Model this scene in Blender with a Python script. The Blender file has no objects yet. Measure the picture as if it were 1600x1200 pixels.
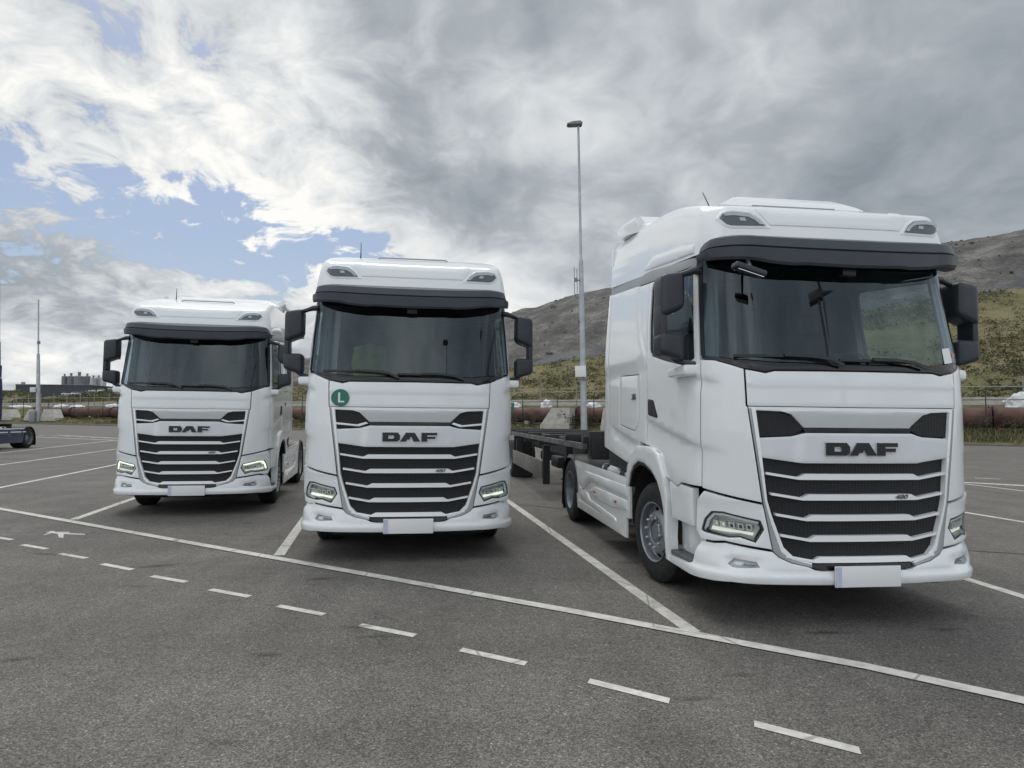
import bpy, bmesh, math, random
from mathutils import Vector, Matrix, geometry, noise
R = math.radians
random.seed(7)
scene = bpy.context.scene
col = scene.collection

# ------------------------------------------------------------------ camera
CAM_F, CAM_PITCH, CAM_ROLL, CAM_H = 1034.897, 0.0530215, 0.0096211, 1.63036
cam_data = bpy.data.cameras.new('camera')
cam_data.sensor_width = 36.0
cam_data.lens = 36.0 * CAM_F / 1600.0
cam_data.clip_start = 0.05
cam_data.clip_end = 12000
cam = bpy.data.objects.new('camera', cam_data)
col.objects.link(cam)
cam.location = (0, 0, CAM_H)
cam.rotation_euler = (Matrix.Rotation(R(90) + CAM_PITCH, 3, 'X') @ Matrix.Rotation(CAM_ROLL, 3, 'Z')).to_euler()
scene.camera = cam

# ------------------------------------------------------------------ sky and sun
SUN_AZ, SUN_EL = R(-24), R(62)          # azimuth from +Y (ahead), negative = left
world = bpy.data.worlds.new('World')
scene.world = world
world.use_nodes = True
wn, wl = world.node_tree.nodes, world.node_tree.links
wn.clear()


def N(nodes, kind, **kw):
    n = nodes.new(kind)
    for k, v in kw.items():
        if k == 'op':
            n.operation = v
        elif k == 'ins':
            for i, val in v.items():
                n.inputs[i].default_value = val
        else:
            setattr(n, k, v)
    return n


def build_sky():
    out = N(wn, 'ShaderNodeOutputWorld')
    bg = N(wn, 'ShaderNodeBackground')
    bg.inputs['Strength'].default_value = 0.1
    wl.new(bg.outputs[0], out.inputs[0])
    sky = N(wn, 'ShaderNodeTexSky', sky_type='NISHITA')
    sky.sun_disc = False
    sky.sun_elevation = SUN_EL
    sky.sun_rotation = SUN_AZ
    sky.altitude = 5
    sky.air_density = 1.0
    sky.dust_density = 2.2
    sky.ozone_density = 2.0
    tc = N(wn, 'ShaderNodeTexCoord')
    D = tc.outputs['Generated']
    sep = N(wn, 'ShaderNodeSeparateXYZ')
    wl.new(D, sep.inputs[0])

    def math_(op, a, b=None, c=None, clamp=False):
        m = N(wn, 'ShaderNodeMath', op=op, use_clamp=clamp)
        for i, v in enumerate((a, b, c)):
            if v is None:
                continue
            if isinstance(v, (int, float)):
                m.inputs[i].default_value = v
            else:
                wl.new(v, m.inputs[i])
        return m.outputs[0]
    # cloud deck coordinates: direction projected on a flat layer overhead
    zc = math_('MAXIMUM', sep.outputs[2], 0.0)
    zz = math_('ADD', zc, 0.34)
    u = math_('DIVIDE', sep.outputs[0], zz)
    v = math_('DIVIDE', sep.outputs[1], zz)
    uv = N(wn, 'ShaderNodeCombineXYZ')
    wl.new(u, uv.inputs[0])
    wl.new(v, uv.inputs[1])

    def fbm(scale, detail, rough, off=(0, 0, 0), dist=0.0, vec=None, stretch=(1, 1, 1), rot=0.0):
        mp = N(wn, 'ShaderNodeMapping')
        mp.inputs['Location'].default_value = off
        mp.inputs['Rotation'].default_value = (0, 0, rot)
        mp.inputs['Scale'].default_value = stretch
        wl.new(vec or uv.outputs[0], mp.inputs[0])
        n = N(wn, 'ShaderNodeTexNoise', noise_dimensions='3D')
        n.inputs['Scale'].default_value = scale
        n.inputs['Detail'].default_value = detail
        n.inputs['Roughness'].default_value = rough
        n.inputs['Distortion'].default_value = dist
        wl.new(mp.outputs[0], n.inputs['Vector'])
        return n.outputs['Fac']

    def smooth(x, lo, hi):
        m = N(wn, 'ShaderNodeMapRange', interpolation_type='SMOOTHSTEP')
        m.inputs['From Min'].default_value = lo
        m.inputs['From Max'].default_value = hi
        wl.new(x, m.inputs['Value'])
        return m.outputs[0]
    az = math_('ARCTAN2', sep.outputs[0], sep.outputs[1])
    el = math_('ARCSINE', sep.outputs[2])

    def blob(a0, e0, sa, se, rot):
        """soft elliptical region of the sky around azimuth a0, elevation e0 (degrees)"""
        da = math_('SUBTRACT', az, R(a0))
        de = math_('SUBTRACT', el, R(e0))
        c, s = math.cos(R(rot)), math.sin(R(rot))
        p = math_('ADD', math_('MULTIPLY', da, c / R(sa)), math_('MULTIPLY', de, s / R(sa)))
        q = math_('ADD', math_('MULTIPLY', da, -s / R(se)), math_('MULTIPLY', de, c / R(se)))
        r2 = math_('ADD', math_('MULTIPLY', p, p), math_('MULTIPLY', q, q))
        return math_('EXPONENT', math_('MULTIPLY', r2, -1.0))

    # bend the deck coordinates a little so that edges billow
    wx = fbm(3.4, 2, 0.5, (11.0, 3.0, 0))
    wy = fbm(3.4, 2, 0.5, (2.0, 17.0, 5.0))
    wv = N(wn, 'ShaderNodeCombineXYZ')
    wl.new(math_('MULTIPLY_ADD', math_('SUBTRACT', wx, 0.5), 0.22, u), wv.inputs[0])
    wl.new(math_('MULTIPLY_ADD', math_('SUBTRACT', wy, 0.5), 0.22, v), wv.inputs[1])
    W = wv.outputs[0]
    n_big = fbm(1.3, 2, 0.5, (3.1, 1.7, 0.3), 0.0, W)
    n_mid = fbm(3.4, 4, 0.55, (7.3, 2.2, 1.9), 0.0, W, stretch=(1.0, 0.8, 1), rot=0.6)
    n_fine = fbm(10.0, 5, 0.62, (1.3, 9.2, 4.4), 0.0, W)
    # where the deck is broken and blue shows through
    gap = math_('ADD', math_('MULTIPLY', blob(-24, 14.2, 14, 4.4, -8), 0.345),
                math_('MULTIPLY', blob(-30, 24, 14, 8, -35), 0.20))
    gap = math_('ADD', gap, math_('MULTIPLY', blob(-12.5, 13.2, 4.5, 2.4, -10), 0.30))
    gap = math_('ADD', gap, math_('MULTIPLY', blob(-40, 16, 8, 9, 0), 0.20))
    broken = blob(-28, 18, 19, 16, 0)
    dens = math_('MULTIPLY_ADD', math_('SUBTRACT', n_mid, 0.5), 0.85, 0.745)
    dens = math_('ADD', dens, math_('MULTIPLY', math_('SUBTRACT', n_fine, 0.5), 1.0))
    dens = math_('SUBTRACT', dens, gap)
    cover = smooth(dens, 0.36, 0.47)
    # how bright each cloud is: thin and sunlit to the left, thick and grey to the right
    light = math_('ADD', math_('MULTIPLY', math_('SUBTRACT', n_big, 0.5), 1.2),
                  math_('MULTIPLY', math_('SUBTRACT', n_mid, 0.5), 1.15))
    fine_amp = math_('MULTIPLY_ADD', broken, 1.25, 0.35)
    light = math_('ADD', light, math_('MULTIPLY', math_('SUBTRACT', n_fine, 0.5), fine_amp))
    light = math_('ADD', light, math_('MULTIPLY', blob(-27, 21, 22, 15, -20), 0.20))
    light = math_('ADD', light, math_('MULTIPLY', blob(-19, 23, 7, 7, 0), 0.20))
    light = math_('ADD', light, math_('MULTIPLY', blob(-3, 11, 12, 4.5, 0), 0.20))
    light = math_('ADD', light, math_('MULTIPLY', blob(6, 24, 7, 5, 10), 0.34))
    light = math_('SUBTRACT', light, math_('MULTIPLY', blob(24, 25, 22, 15, 0), 0.13))
    light = math_('SUBTRACT', light, math_('MULTIPLY', blob(-8, 29, 9, 6, -35), 0.26))
    light = math_('SUBTRACT', light, math_('MULTIPLY', blob(-6, 19, 8, 4, -15), 0.22))
    light = math_('SUBTRACT', light, math_('MULTIPLY', blob(-40, 7, 9, 4, 0), 0.12))
    light = math_('ADD', light, 0.56)
    ramp = N(wn, 'ShaderNodeValToRGB')
    e = ramp.color_ramp.elements
    e[0].position, e[0].color = 0.0, (0.21, 0.243, 0.278, 1)
    e[1].position, e[1].color = 1.0, (0.93, 0.92, 0.89, 1)
    m1 = e.new(0.40)
    m1.color = (0.385, 0.42, 0.455, 1)
    m2 = e.new(0.72)
    m2.color = (0.68, 0.705, 0.72, 1)
    wl.new(light, ramp.inputs[0])
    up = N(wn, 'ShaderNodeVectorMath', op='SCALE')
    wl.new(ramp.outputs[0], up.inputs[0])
    # unseen sky behind the camera, brightened like sunlit cloud to light the truck fronts
    rear_boost = smooth(math_('MULTIPLY', sep.outputs[1], -1.0), -0.55, 0.75)
    wl.new(math_('MULTIPLY_ADD', rear_boost, 8.5, 10.0), up.inputs['Scale'])
    skys = N(wn, 'ShaderNodeVectorMath', op='SCALE')
    wl.new(sky.outputs[0], skys.inputs[0])
    skys.inputs['Scale'].default_value = 0.95
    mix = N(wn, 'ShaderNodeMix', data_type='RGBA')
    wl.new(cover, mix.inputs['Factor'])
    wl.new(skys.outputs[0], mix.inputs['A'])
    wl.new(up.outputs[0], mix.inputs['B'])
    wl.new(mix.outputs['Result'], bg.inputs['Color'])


build_sky()
world.cycles.sampling_method = 'MANUAL'
world.cycles.sample_map_resolution = 512
sun_data = bpy.data.lights.new('sun', 'SUN')
sun_data.energy = 1.5
sun_data.angle = R(40)
sun_data.color = (1.0, 0.97, 0.92)
sun = bpy.data.objects.new('sun', sun_data)
col.objects.link(sun)
sun_dir = Vector((math.sin(SUN_AZ) * math.cos(SUN_EL), math.cos(SUN_AZ) * math.cos(SUN_EL), math.sin(SUN_EL)))
sun.rotation_euler = (-sun_dir).to_track_quat('-Z', 'Y').to_euler()
sun.location = sun_dir * 60

vs = scene.view_settings
vs.view_transform = 'Standard'
vs.look = 'None'
vs.exposure = 0.1
vs.gamma = 1.0
vs.use_curve_mapping = False
scene.cycles.max_bounces = 8
scene.cycles.transparent_max_bounces = 16
scene.cycles.caustics_reflective = False
scene.cycles.caustics_refractive = False


# ------------------------------------------------------------------ materials
def new_mat(name):
    m = bpy.data.materials.new(name)
    m.use_nodes = True
    nt = m.node_tree
    b = nt.nodes['Principled BSDF']
    return m, nt, b


def plain(name, rgb, rough=0.5, metal=0.0, coat=0.0, spec=0.5, var=0.0, vscale=8.0, bump=0.0, bscale=60.0, emit=None, estr=0.0):
    m, nt, b = new_mat(name)
    b.inputs['Base Color'].default_value = (*rgb, 1)
    b.inputs['Roughness'].default_value = rough
    b.inputs['Metallic'].default_value = metal
    b.inputs['Coat Weight'].default_value = coat
    b.inputs['Coat Roughness'].default_value = 0.05
    b.inputs['Specular IOR Level'].default_value = spec
    if emit:
        b.inputs['Emission Color'].default_value = (*emit, 1)
        b.inputs['Emission Strength'].default_value = estr
    if var or bump:
        tc = nt.nodes.new('ShaderNodeTexCoord')
    if var:
        n = nt.nodes.new('ShaderNodeTexNoise')
        n.inputs['Scale'].default_value = vscale
        n.inputs['Detail'].default_value = 6
        n.inputs['Roughness'].default_value = 0.6
        nt.links.new(tc.outputs['Object'], n.inputs['Vector'])
        r = nt.nodes.new('ShaderNodeMapRange')
        r.inputs['From Min'].default_value = 0.3
        r.inputs['From Max'].default_value = 0.7
        r.inputs['To Min'].default_value = 1 - var
        r.inputs['To Max'].default_value = 1 + var * 0.5
        nt.links.new(n.outputs['Fac'], r.inputs['Value'])
        h = nt.nodes.new('ShaderNodeVectorMath')
        h.operation = 'SCALE'
        h.inputs[0].default_value = rgb
        nt.links.new(r.outputs[0], h.inputs['Scale'])
        nt.links.new(h.outputs[0], b.inputs['Base Color'])
        r2 = nt.nodes.new('ShaderNodeMapRange')
        r2.inputs['From Min'].default_value = 0.3
        r2.inputs['From Max'].default_value = 0.7
        r2.inputs['To Min'].default_value = min(1, rough * 1.25)
        r2.inputs['To Max'].default_value = rough * 0.85
        nt.links.new(n.outputs['Fac'], r2.inputs['Value'])
        nt.links.new(r2.outputs[0], b.inputs['Roughness'])
    if bump:
        n2 = nt.nodes.new('ShaderNodeTexNoise')
        n2.inputs['Scale'].default_value = bscale
        n2.inputs['Detail'].default_value = 3
        nt.links.new(tc.outputs['Object'], n2.inputs['Vector'])
        bp = nt.nodes.new('ShaderNodeBump')
        bp.inputs['Strength'].default_value = bump
        bp.inputs['Distance'].default_value = 0.01
        nt.links.new(n2.outputs['Fac'], bp.inputs['Height'])
        nt.links.new(bp.outputs[0], b.inputs['Normal'])
    return m


def paint(name, rgb, dirt=(0.42, 0.41, 0.38)):
    """lacquered body paint, with faint road film that gathers low down (own marks, not shade)"""
    m, nt, b = new_mat(name)
    b.inputs['Roughness'].default_value = 0.30
    b.inputs['Coat Weight'].default_value = 0.8
    b.inputs['Coat Roughness'].default_value = 0.03
    tc = nt.nodes.new('ShaderNodeTexCoord')
    n = nt.nodes.new('ShaderNodeTexNoise')
    n.inputs['Scale'].default_value = 3.0
    n.inputs['Detail'].default_value = 8
    n.inputs['Roughness'].default_value = 0.65
    nt.links.new(tc.outputs['Object'], n.inputs['Vector'])
    sep = nt.nodes.new('ShaderNodeSeparateXYZ')
    nt.links.new(tc.outputs['Object'], sep.inputs[0])
    low = nt.nodes.new('ShaderNodeMapRange')
    low.inputs['From Min'].default_value = 1.3
    low.inputs['From Max'].default_value = 0.3
    low.inputs['To Min'].default_value = 0.0
    low.inputs['To Max'].default_value = 0.22
    nt.links.new(sep.outputs[2], low.inputs['Value'])
    r = nt.nodes.new('ShaderNodeMapRange')
    r.inputs['From Min'].default_value = 0.42
    r.inputs['From Max'].default_value = 0.75
    nt.links.new(n.outputs['Fac'], r.inputs['Value'])
    mul = nt.nodes.new('ShaderNodeMath')
    mul.operation = 'MULTIPLY'
    nt.links.new(r.outputs[0], mul.inputs[0])
    nt.links.new(low.outputs[0], mul.inputs[1])
    add = nt.nodes.new('ShaderNodeMath')
    add.operation = 'MULTIPLY_ADD'
    add.inputs[1].default_value = 0.04
    nt.links.new(r.outputs[0], add.inputs[0])
    nt.links.new(mul.outputs[0], add.inputs[2])
    mx = nt.nodes.new('ShaderNodeMix')
    mx.data_type = 'RGBA'
    mx.inputs['A'].default_value = (*rgb, 1)
    mx.inputs['B'].default_value = (*dirt, 1)
    nt.links.new(add.outputs[0], mx.inputs['Factor'])
    nt.links.new(mx.outputs['Result'], b.inputs['Base Color'])
    return m


def glass(name, tint, rough=0.0, ior=1.5):
    """thin sheet of glass: clear-through tinted by the pane, mirror-like by Fresnel"""
    m = bpy.data.materials.new(name)
    m.use_nodes = True
    nt = m.node_tree
    nt.nodes.clear()
    out = nt.nodes.new('ShaderNodeOutputMaterial')
    tr = nt.nodes.new('ShaderNodeBsdfTransparent')
    tr.inputs[0].default_value = (*tint, 1)
    gl = nt.nodes.new('ShaderNodeBsdfGlossy')
    gl.inputs['Roughness'].default_value = rough
    gl.inputs['Color'].default_value = (0.80, 0.93, 1.0, 1)
    lw = nt.nodes.new('ShaderNodeLayerWeight')
    lw.inputs['Blend'].default_value = 0.5
    pw = nt.nodes.new('ShaderNodeMath')
    pw.operation = 'POWER'
    pw.inputs[1].default_value = 5.0
    nt.links.new(lw.outputs['Facing'], pw.inputs[0])
    mx = nt.nodes.new('ShaderNodeMixShader')
    sc_ = nt.nodes.new('ShaderNodeMath')
    sc_.operation = 'MULTIPLY_ADD'
    sc_.inputs[1].default_value = 0.9
    sc_.inputs[2].default_value = 0.062
    sc_.use_clamp = True
    nt.links.new(pw.outputs[0], sc_.inputs[0])
    nt.links.new(sc_.outputs[0], mx.inputs[0])
    nt.links.new(tr.outputs[0], mx.inputs[1])
    nt.links.new(gl.outputs[0], mx.inputs[2])
    nt.links.new(mx.outputs[0], out.inputs[0])
    return m


def mesh_grille(name):
    """black moulded grille: honeycomb cells cut by relief"""
    m, nt, b = new_mat(name)
    b.inputs['Roughness'].default_value = 0.45
    tc = nt.nodes.new('ShaderNodeTexCoord')
    mp = nt.nodes.new('ShaderNodeMapping')
    mp.inputs['Scale'].default_value = (1, 0.01, 1.5)
    nt.links.new(tc.outputs['Object'], mp.inputs[0])
    vo = nt.nodes.new('ShaderNodeTexVoronoi')
    vo.feature = 'DISTANCE_TO_EDGE'
    vo.inputs['Scale'].default_value = 34
    vo.inputs['Randomness'].default_value = 0.25
    nt.links.new(mp.outputs[0], vo.inputs['Vector'])
    r = nt.nodes.new('ShaderNodeMapRange')
    r.inputs['From Min'].default_value = 0.05
    r.inputs['From Max'].default_value = 0.16
    nt.links.new(vo.outputs['Distance'], r.inputs['Value'])
    mx = nt.nodes.new('ShaderNodeMix')
    mx.data_type = 'RGBA'
    mx.inputs['A'].default_value = (0.017, 0.019, 0.024, 1)
    mx.inputs['B'].default_value = (0.006, 0.007, 0.009, 1)
    nt.links.new(r.outputs[0], mx.inputs['Factor'])
    nt.links.new(mx.outputs['Result'], b.inputs['Base Color'])
    bp = nt.nodes.new('ShaderNodeBump')
    bp.inputs['Strength'].default_value = 0.7
    bp.inputs['Distance'].default_value = 0.02
    bp.invert = True
    nt.links.new(r.outputs[0], bp.inputs['Height'])
    nt.links.new(bp.outputs[0], b.inputs['Normal'])
    return m


M = dict(
    white=paint('white_paint', (0.80, 0.825, 0.84)),
    navy=paint('navy_paint', (0.018, 0.03, 0.09), dirt=(0.06, 0.06, 0.06)),
    silver=plain('satin_silver', (0.71, 0.73, 0.75), 0.36, 0.2, var=0.05, vscale=5),
    bar=plain('bright_bar', (0.84, 0.85, 0.86), 0.30, 0.0, coat=0.3),
    frame=plain('grey_frame', (0.34, 0.36, 0.37), 0.35, 0.2),
    band=plain('grey_band', (0.30, 0.315, 0.32), 0.4),
    visor=plain('visor_grey', (0.044, 0.051, 0.066), 0.34, var=0.12, vscale=4, bump=0.03, bscale=220),
    black=plain('black_plastic', (0.012, 0.013, 0.015), 0.42, var=0.15, vscale=9),
    gloss=plain('gloss_black', (0.006, 0.007, 0.009), 0.12),
    mirror_plastic=plain('mirror_plastic', (0.025, 0.029, 0.038), 0.40, var=0.1, vscale=9),
    rubber=plain('rubber', (0.014, 0.014, 0.015), 0.75, var=0.35, vscale=14, bump=0.25, bscale=90),
    dark=plain('chassis_black', (0.02, 0.021, 0.023), 0.6, var=0.4, vscale=6),
    shell=plain('inner_shell', (0.01, 0.01, 0.011), 0.8),
    rim=plain('rim_alloy', (0.29, 0.31, 0.34), 0.38, 0.6, var=0.18, vscale=12),
    alloy=plain('brushed_alloy', (0.62, 0.63, 0.64), 0.36, 0.8, var=0.12, vscale=7),
    grille=mesh_grille('grille_mesh'),
    windscreen=glass('windscreen_glass', (0.44, 0.53, 0.57)),
    window=glass('side_glass', (0.85, 0.90, 0.88)),
    lens=glass('clear_lens', (0.93, 0.95, 0.95)),
    lens_dark=glass('smoked_lens', (0.80, 0.82, 0.84)),
    reflector=plain('lamp_reflector', (0.66, 0.67, 0.66), 0.2, 0.15),
    bezel=plain('lamp_bezel', (0.10, 0.105, 0.11), 0.3),
    lamp_back=plain('lamp_back', (0.50, 0.51, 0.50), 0.3, 0.1),
    drl=plain('daylight_strip', (0.8, 0.8, 0.78), 0.3, emit=(0.93, 1.0, 0.78), estr=1.1),
    drl_off=plain('daylight_strip_off', (0.70, 0.71, 0.71), 0.25),
    led=plain('led_module', (0.8, 0.8, 0.74), 0.25, emit=(0.93, 1.0, 0.80), estr=0.40),
    led_strong=plain('led_module_lit', (0.8, 0.8, 0.74), 0.25, emit=(0.94, 1.0, 0.80), estr=0.75),
    plate=plain('plate_white', (0.80, 0.80, 0.82), 0.45),
    plate_blue=plain('plate_blue', (0.52, 0.56, 0.70), 0.45),
    badge=plain('badge_black', (0.012, 0.013, 0.016), 0.25),
    badge_edge=plain('badge_chrome', (0.75, 0.76, 0.78), 0.2, 0.8),
    text_grey=plain('text_grey', (0.10, 0.105, 0.11), 0.4),
    green=plain('sticker_green', (0.015, 0.16, 0.11), 0.5),
    paper=plain('paper_white', (0.78, 0.79, 0.80), 0.6),
    tread=plain('step_tread', (0.09, 0.095, 0.10), 0.6, var=0.3, vscale=30, bump=0.5, bscale=60),
    tail=plain('tail_lens', (0.12, 0.012, 0.01), 0.3),
    orange=plain('reflector_orange', (0.42, 0.10, 0.03), 0.3),
    cabin=plain('cabin_grey', (0.055, 0.057, 0.06), 0.8, var=0.25, vscale=5),
    cabin_light=plain('cabin_light', (0.20, 0.20, 0.195), 0.8, var=0.15, vscale=4),
    seat=plain('seat_fabric', (0.035, 0.037, 0.042), 0.9, var=0.3, vscale=10),
    curtain=plain('curtain_fabric', (0.30, 0.33, 0.36), 0.85, var=0.15, vscale=6),
    hivis=plain('high_vis_fabric', (0.20, 0.27, 0.05), 0.8, var=0.2, vscale=8),
    mirror_glass=plain('mirror_glass', (0.8, 0.82, 0.84), 0.03, 1.0),
)


# ------------------------------------------------------------------ mesh helpers
def add_mesh(name, verts, faces, mat, parent=None, angle=35, smooth=True):
    me = bpy.data.meshes.new(name)
    me.from_pydata([tuple(v) for v in verts], [], faces)
    me.validate()
    me.update()
    if smooth:
        me.shade_smooth()
        me.set_sharp_from_angle(angle=R(angle))
    return link_mesh(name, me, mat, parent)


def link_mesh(name, me, mat, parent=None):
    o = bpy.data.objects.new(name, me)
    if isinstance(mat, (list, tuple)):
        for m in mat:
            me.materials.append(M[m] if isinstance(m, str) else m)
    else:
        me.materials.append(M[mat] if isinstance(mat, str) else mat)
    o.parent = parent
    col.objects.link(o)
    return o


def from_bm(name, bm, mat, parent=None, angle=35):
    bmesh.ops.recalc_face_normals(bm, faces=bm.faces)
    me = bpy.data.meshes.new(name)
    bm.to_mesh(me)
    bm.free()
    me.shade_smooth()
    me.set_sharp_from_angle(angle=R(angle))
    return link_mesh(name, me, mat, parent)


def empty(name, loc=(0, 0, 0), rz=0.0, label=None, cat=None, group=None):
    o = bpy.data.objects.new(name, None)
    o.empty_display_size = 0.3
    o.location = loc
    o.rotation_euler = (0, 0, rz)
    col.objects.link(o)
    tag(o, label, cat, group)
    return o


def tag(o, label=None, cat=None, group=None, kind=None):
    if label:
        o['label'] = label
    if cat:
        o['category'] = cat
    if group:
        o['group'] = group
    if kind:
        o['kind'] = kind
    return o


def bm_box(bm, c, size, rot=None, bevel=0.0, seg=2):
    r = bmesh.ops.create_cube(bm, size=1.0)
    vs_ = r['verts']
    for v in vs_:
        v.co = Vector((v.co.x * size[0], v.co.y * size[1], v.co.z * size[2]))
    if bevel > 0:
        es = list({e for v in vs_ for e in v.link_edges})
        rb = bmesh.ops.bevel(bm, geom=es, offset=bevel, segments=seg, profile=0.6, affect='EDGES')
        vs_ = list({v for f in rb['faces'] for v in f.verts} | {v for v in vs_ if v.is_valid})
    for v in vs_:
        p = v.co
        if rot is not None:
            p = rot @ p
        v.co = p + Vector(c)
    return vs_


def box(name, c, size, mat, parent=None, rot=None, bevel=0.0, seg=2):
    bm = bmesh.new()
    bm_box(bm, c, size, rot, bevel, seg)
    return from_bm(name, bm, mat, parent)


def bm_tube(bm, pts, rad, n=10, cap=True, flat=1.0):
    """tube along a polyline, radius may be a list; flat squashes it vertically"""
    pts = [Vector(p) for p in pts]
    rads = rad if isinstance(rad, (list, tuple)) else [rad] * len(pts)
    rings = []
    for i, p in enumerate(pts):
        t = (pts[min(i + 1, len(pts) - 1)] - pts[max(i - 1, 0)]).normalized()
        a = Vector((0, 0, 1)) if abs(t.z) < 0.95 else Vector((1, 0, 0))
        u = t.cross(a).normalized()
        w = u.cross(t).normalized()
        rings.append([bm.verts.new(p + (u * math.cos(k * 2 * math.pi / n) + w * math.sin(k * 2 * math.pi / n) * flat) * rads[i]) for k in range(n)])
    for a, b in zip(rings, rings[1:]):
        for k in range(n):
            bm.faces.new((a[k], a[(k + 1) % n], b[(k + 1) % n], b[k]))
    if cap:
        bm.faces.new(rings[0][::-1])
        bm.faces.new(rings[-1])


def tube(name, pts, rad, mat, parent=None, n=10, flat=1.0):
    bm = bmesh.new()
    bm_tube(bm, pts, rad, n, True, flat)
    return from_bm(name, bm, mat, parent, 50)


def bm_lathe(bm, prof, n=32, axis='X', c=(0, 0, 0), close=False):
    """revolve (axial, radius) profile"""
    rings = []
    c = Vector(c)
    for a, r in prof:
        ring = []
        for k in range(n):
            t = 2 * math.pi * k / n
            if axis == 'X':
                p = Vector((a, r * math.cos(t), r * math.sin(t)))
            elif axis == 'Y':
                p = Vector((r * math.cos(t), a, r * math.sin(t)))
            else:
                p = Vector((r * math.cos(t), r * math.sin(t), a))
            ring.append(bm.verts.new(p + c))
        rings.append(ring)
    pairs = list(zip(rings, rings[1:])) + ([(rings[-1], rings[0])] if close else [])
    for a, b in pairs:
        for k in range(n):
            bm.faces.new((a[k], a[(k + 1) % n], b[(k + 1) % n], b[k]))
    return rings


def bm_prism(bm, poly, f0, f1):
    """extrude a 2-D polygon; f0/f1 map (u,v) to the near and far 3-D points"""
    a = [bm.verts.new(f0(u, v)) for u, v in poly]
    b = [bm.verts.new(f1(u, v)) for u, v in poly]
    n = len(poly)
    bm.faces.new(a)
    bm.faces.new(b[::-1])
    for i in range(n):
        bm.faces.new((a[i], b[i], b[(i + 1) % n], a[(i + 1) % n]))


def inside(p, poly):
    x, y = p
    r = False
    n = len(poly)
    for i in range(n):
        x1, y1 = poly[i]
        x2, y2 = poly[(i + 1) % n]
        if (y1 > y) != (y2 > y) and x < (x2 - x1) * (y - y1) / (y2 - y1) + x1:
            r = not r
    return r


def area2(poly):
    return sum(poly[i][0] * poly[(i + 1) % len(poly)][1] - poly[(i + 1) % len(poly)][0] * poly[i][1] for i in range(len(poly)))


def inset_poly(poly, d):
    """offset a polygon inwards (d>0) with mitred corners"""
    if area2(poly) < 0:
        poly = poly[::-1]
    n = len(poly)
    out = []
    for i in range(n):
        p0, p1, p2 = Vector(poly[i - 1]), Vector(poly[i]), Vector(poly[(i + 1) % n])
        e1, e2 = (p1 - p0), (p2 - p1)
        if e1.length < 1e-7 or e2.length < 1e-7:
            out.append(tuple(p1))
            continue
        e1.normalize()
        e2.normalize()
        n1, n2 = Vector((-e1.y, e1.x)), Vector((-e2.y, e2.x))
        b = n1 + n2
        if b.length < 1e-4:
            b = n1.copy()
        b.normalize()
        k = d / max(0.35, b.dot(n1))
        out.append((p1.x + b.x * k, p1.y + b.y * k))
    return out


def densify(poly, step):
    out = []
    n = len(poly)
    for i in range(n):
        a, b = Vector(poly[i]), Vector(poly[(i + 1) % n])
        k = max(1, int(math.ceil((b - a).length / step)))
        for j in range(k):
            out.append(tuple(a + (b - a) * (j / k)))
    return out


def seg_dist(p, poly):
    best = 1e9
    px, py = p
    n = len(poly)
    for i in range(n):
        x1, y1 = poly[i]
        x2, y2 = poly[(i + 1) % n]
        dx, dy = x2 - x1, y2 - y1
        L = dx * dx + dy * dy
        t = 0 if L == 0 else max(0, min(1, ((px - x1) * dx + (py - y1) * dy) / L))
        d = (px - x1 - t * dx) ** 2 + (py - y1 - t * dy) ** 2
        if d < best:
            best = d
    return math.sqrt(best)


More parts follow.
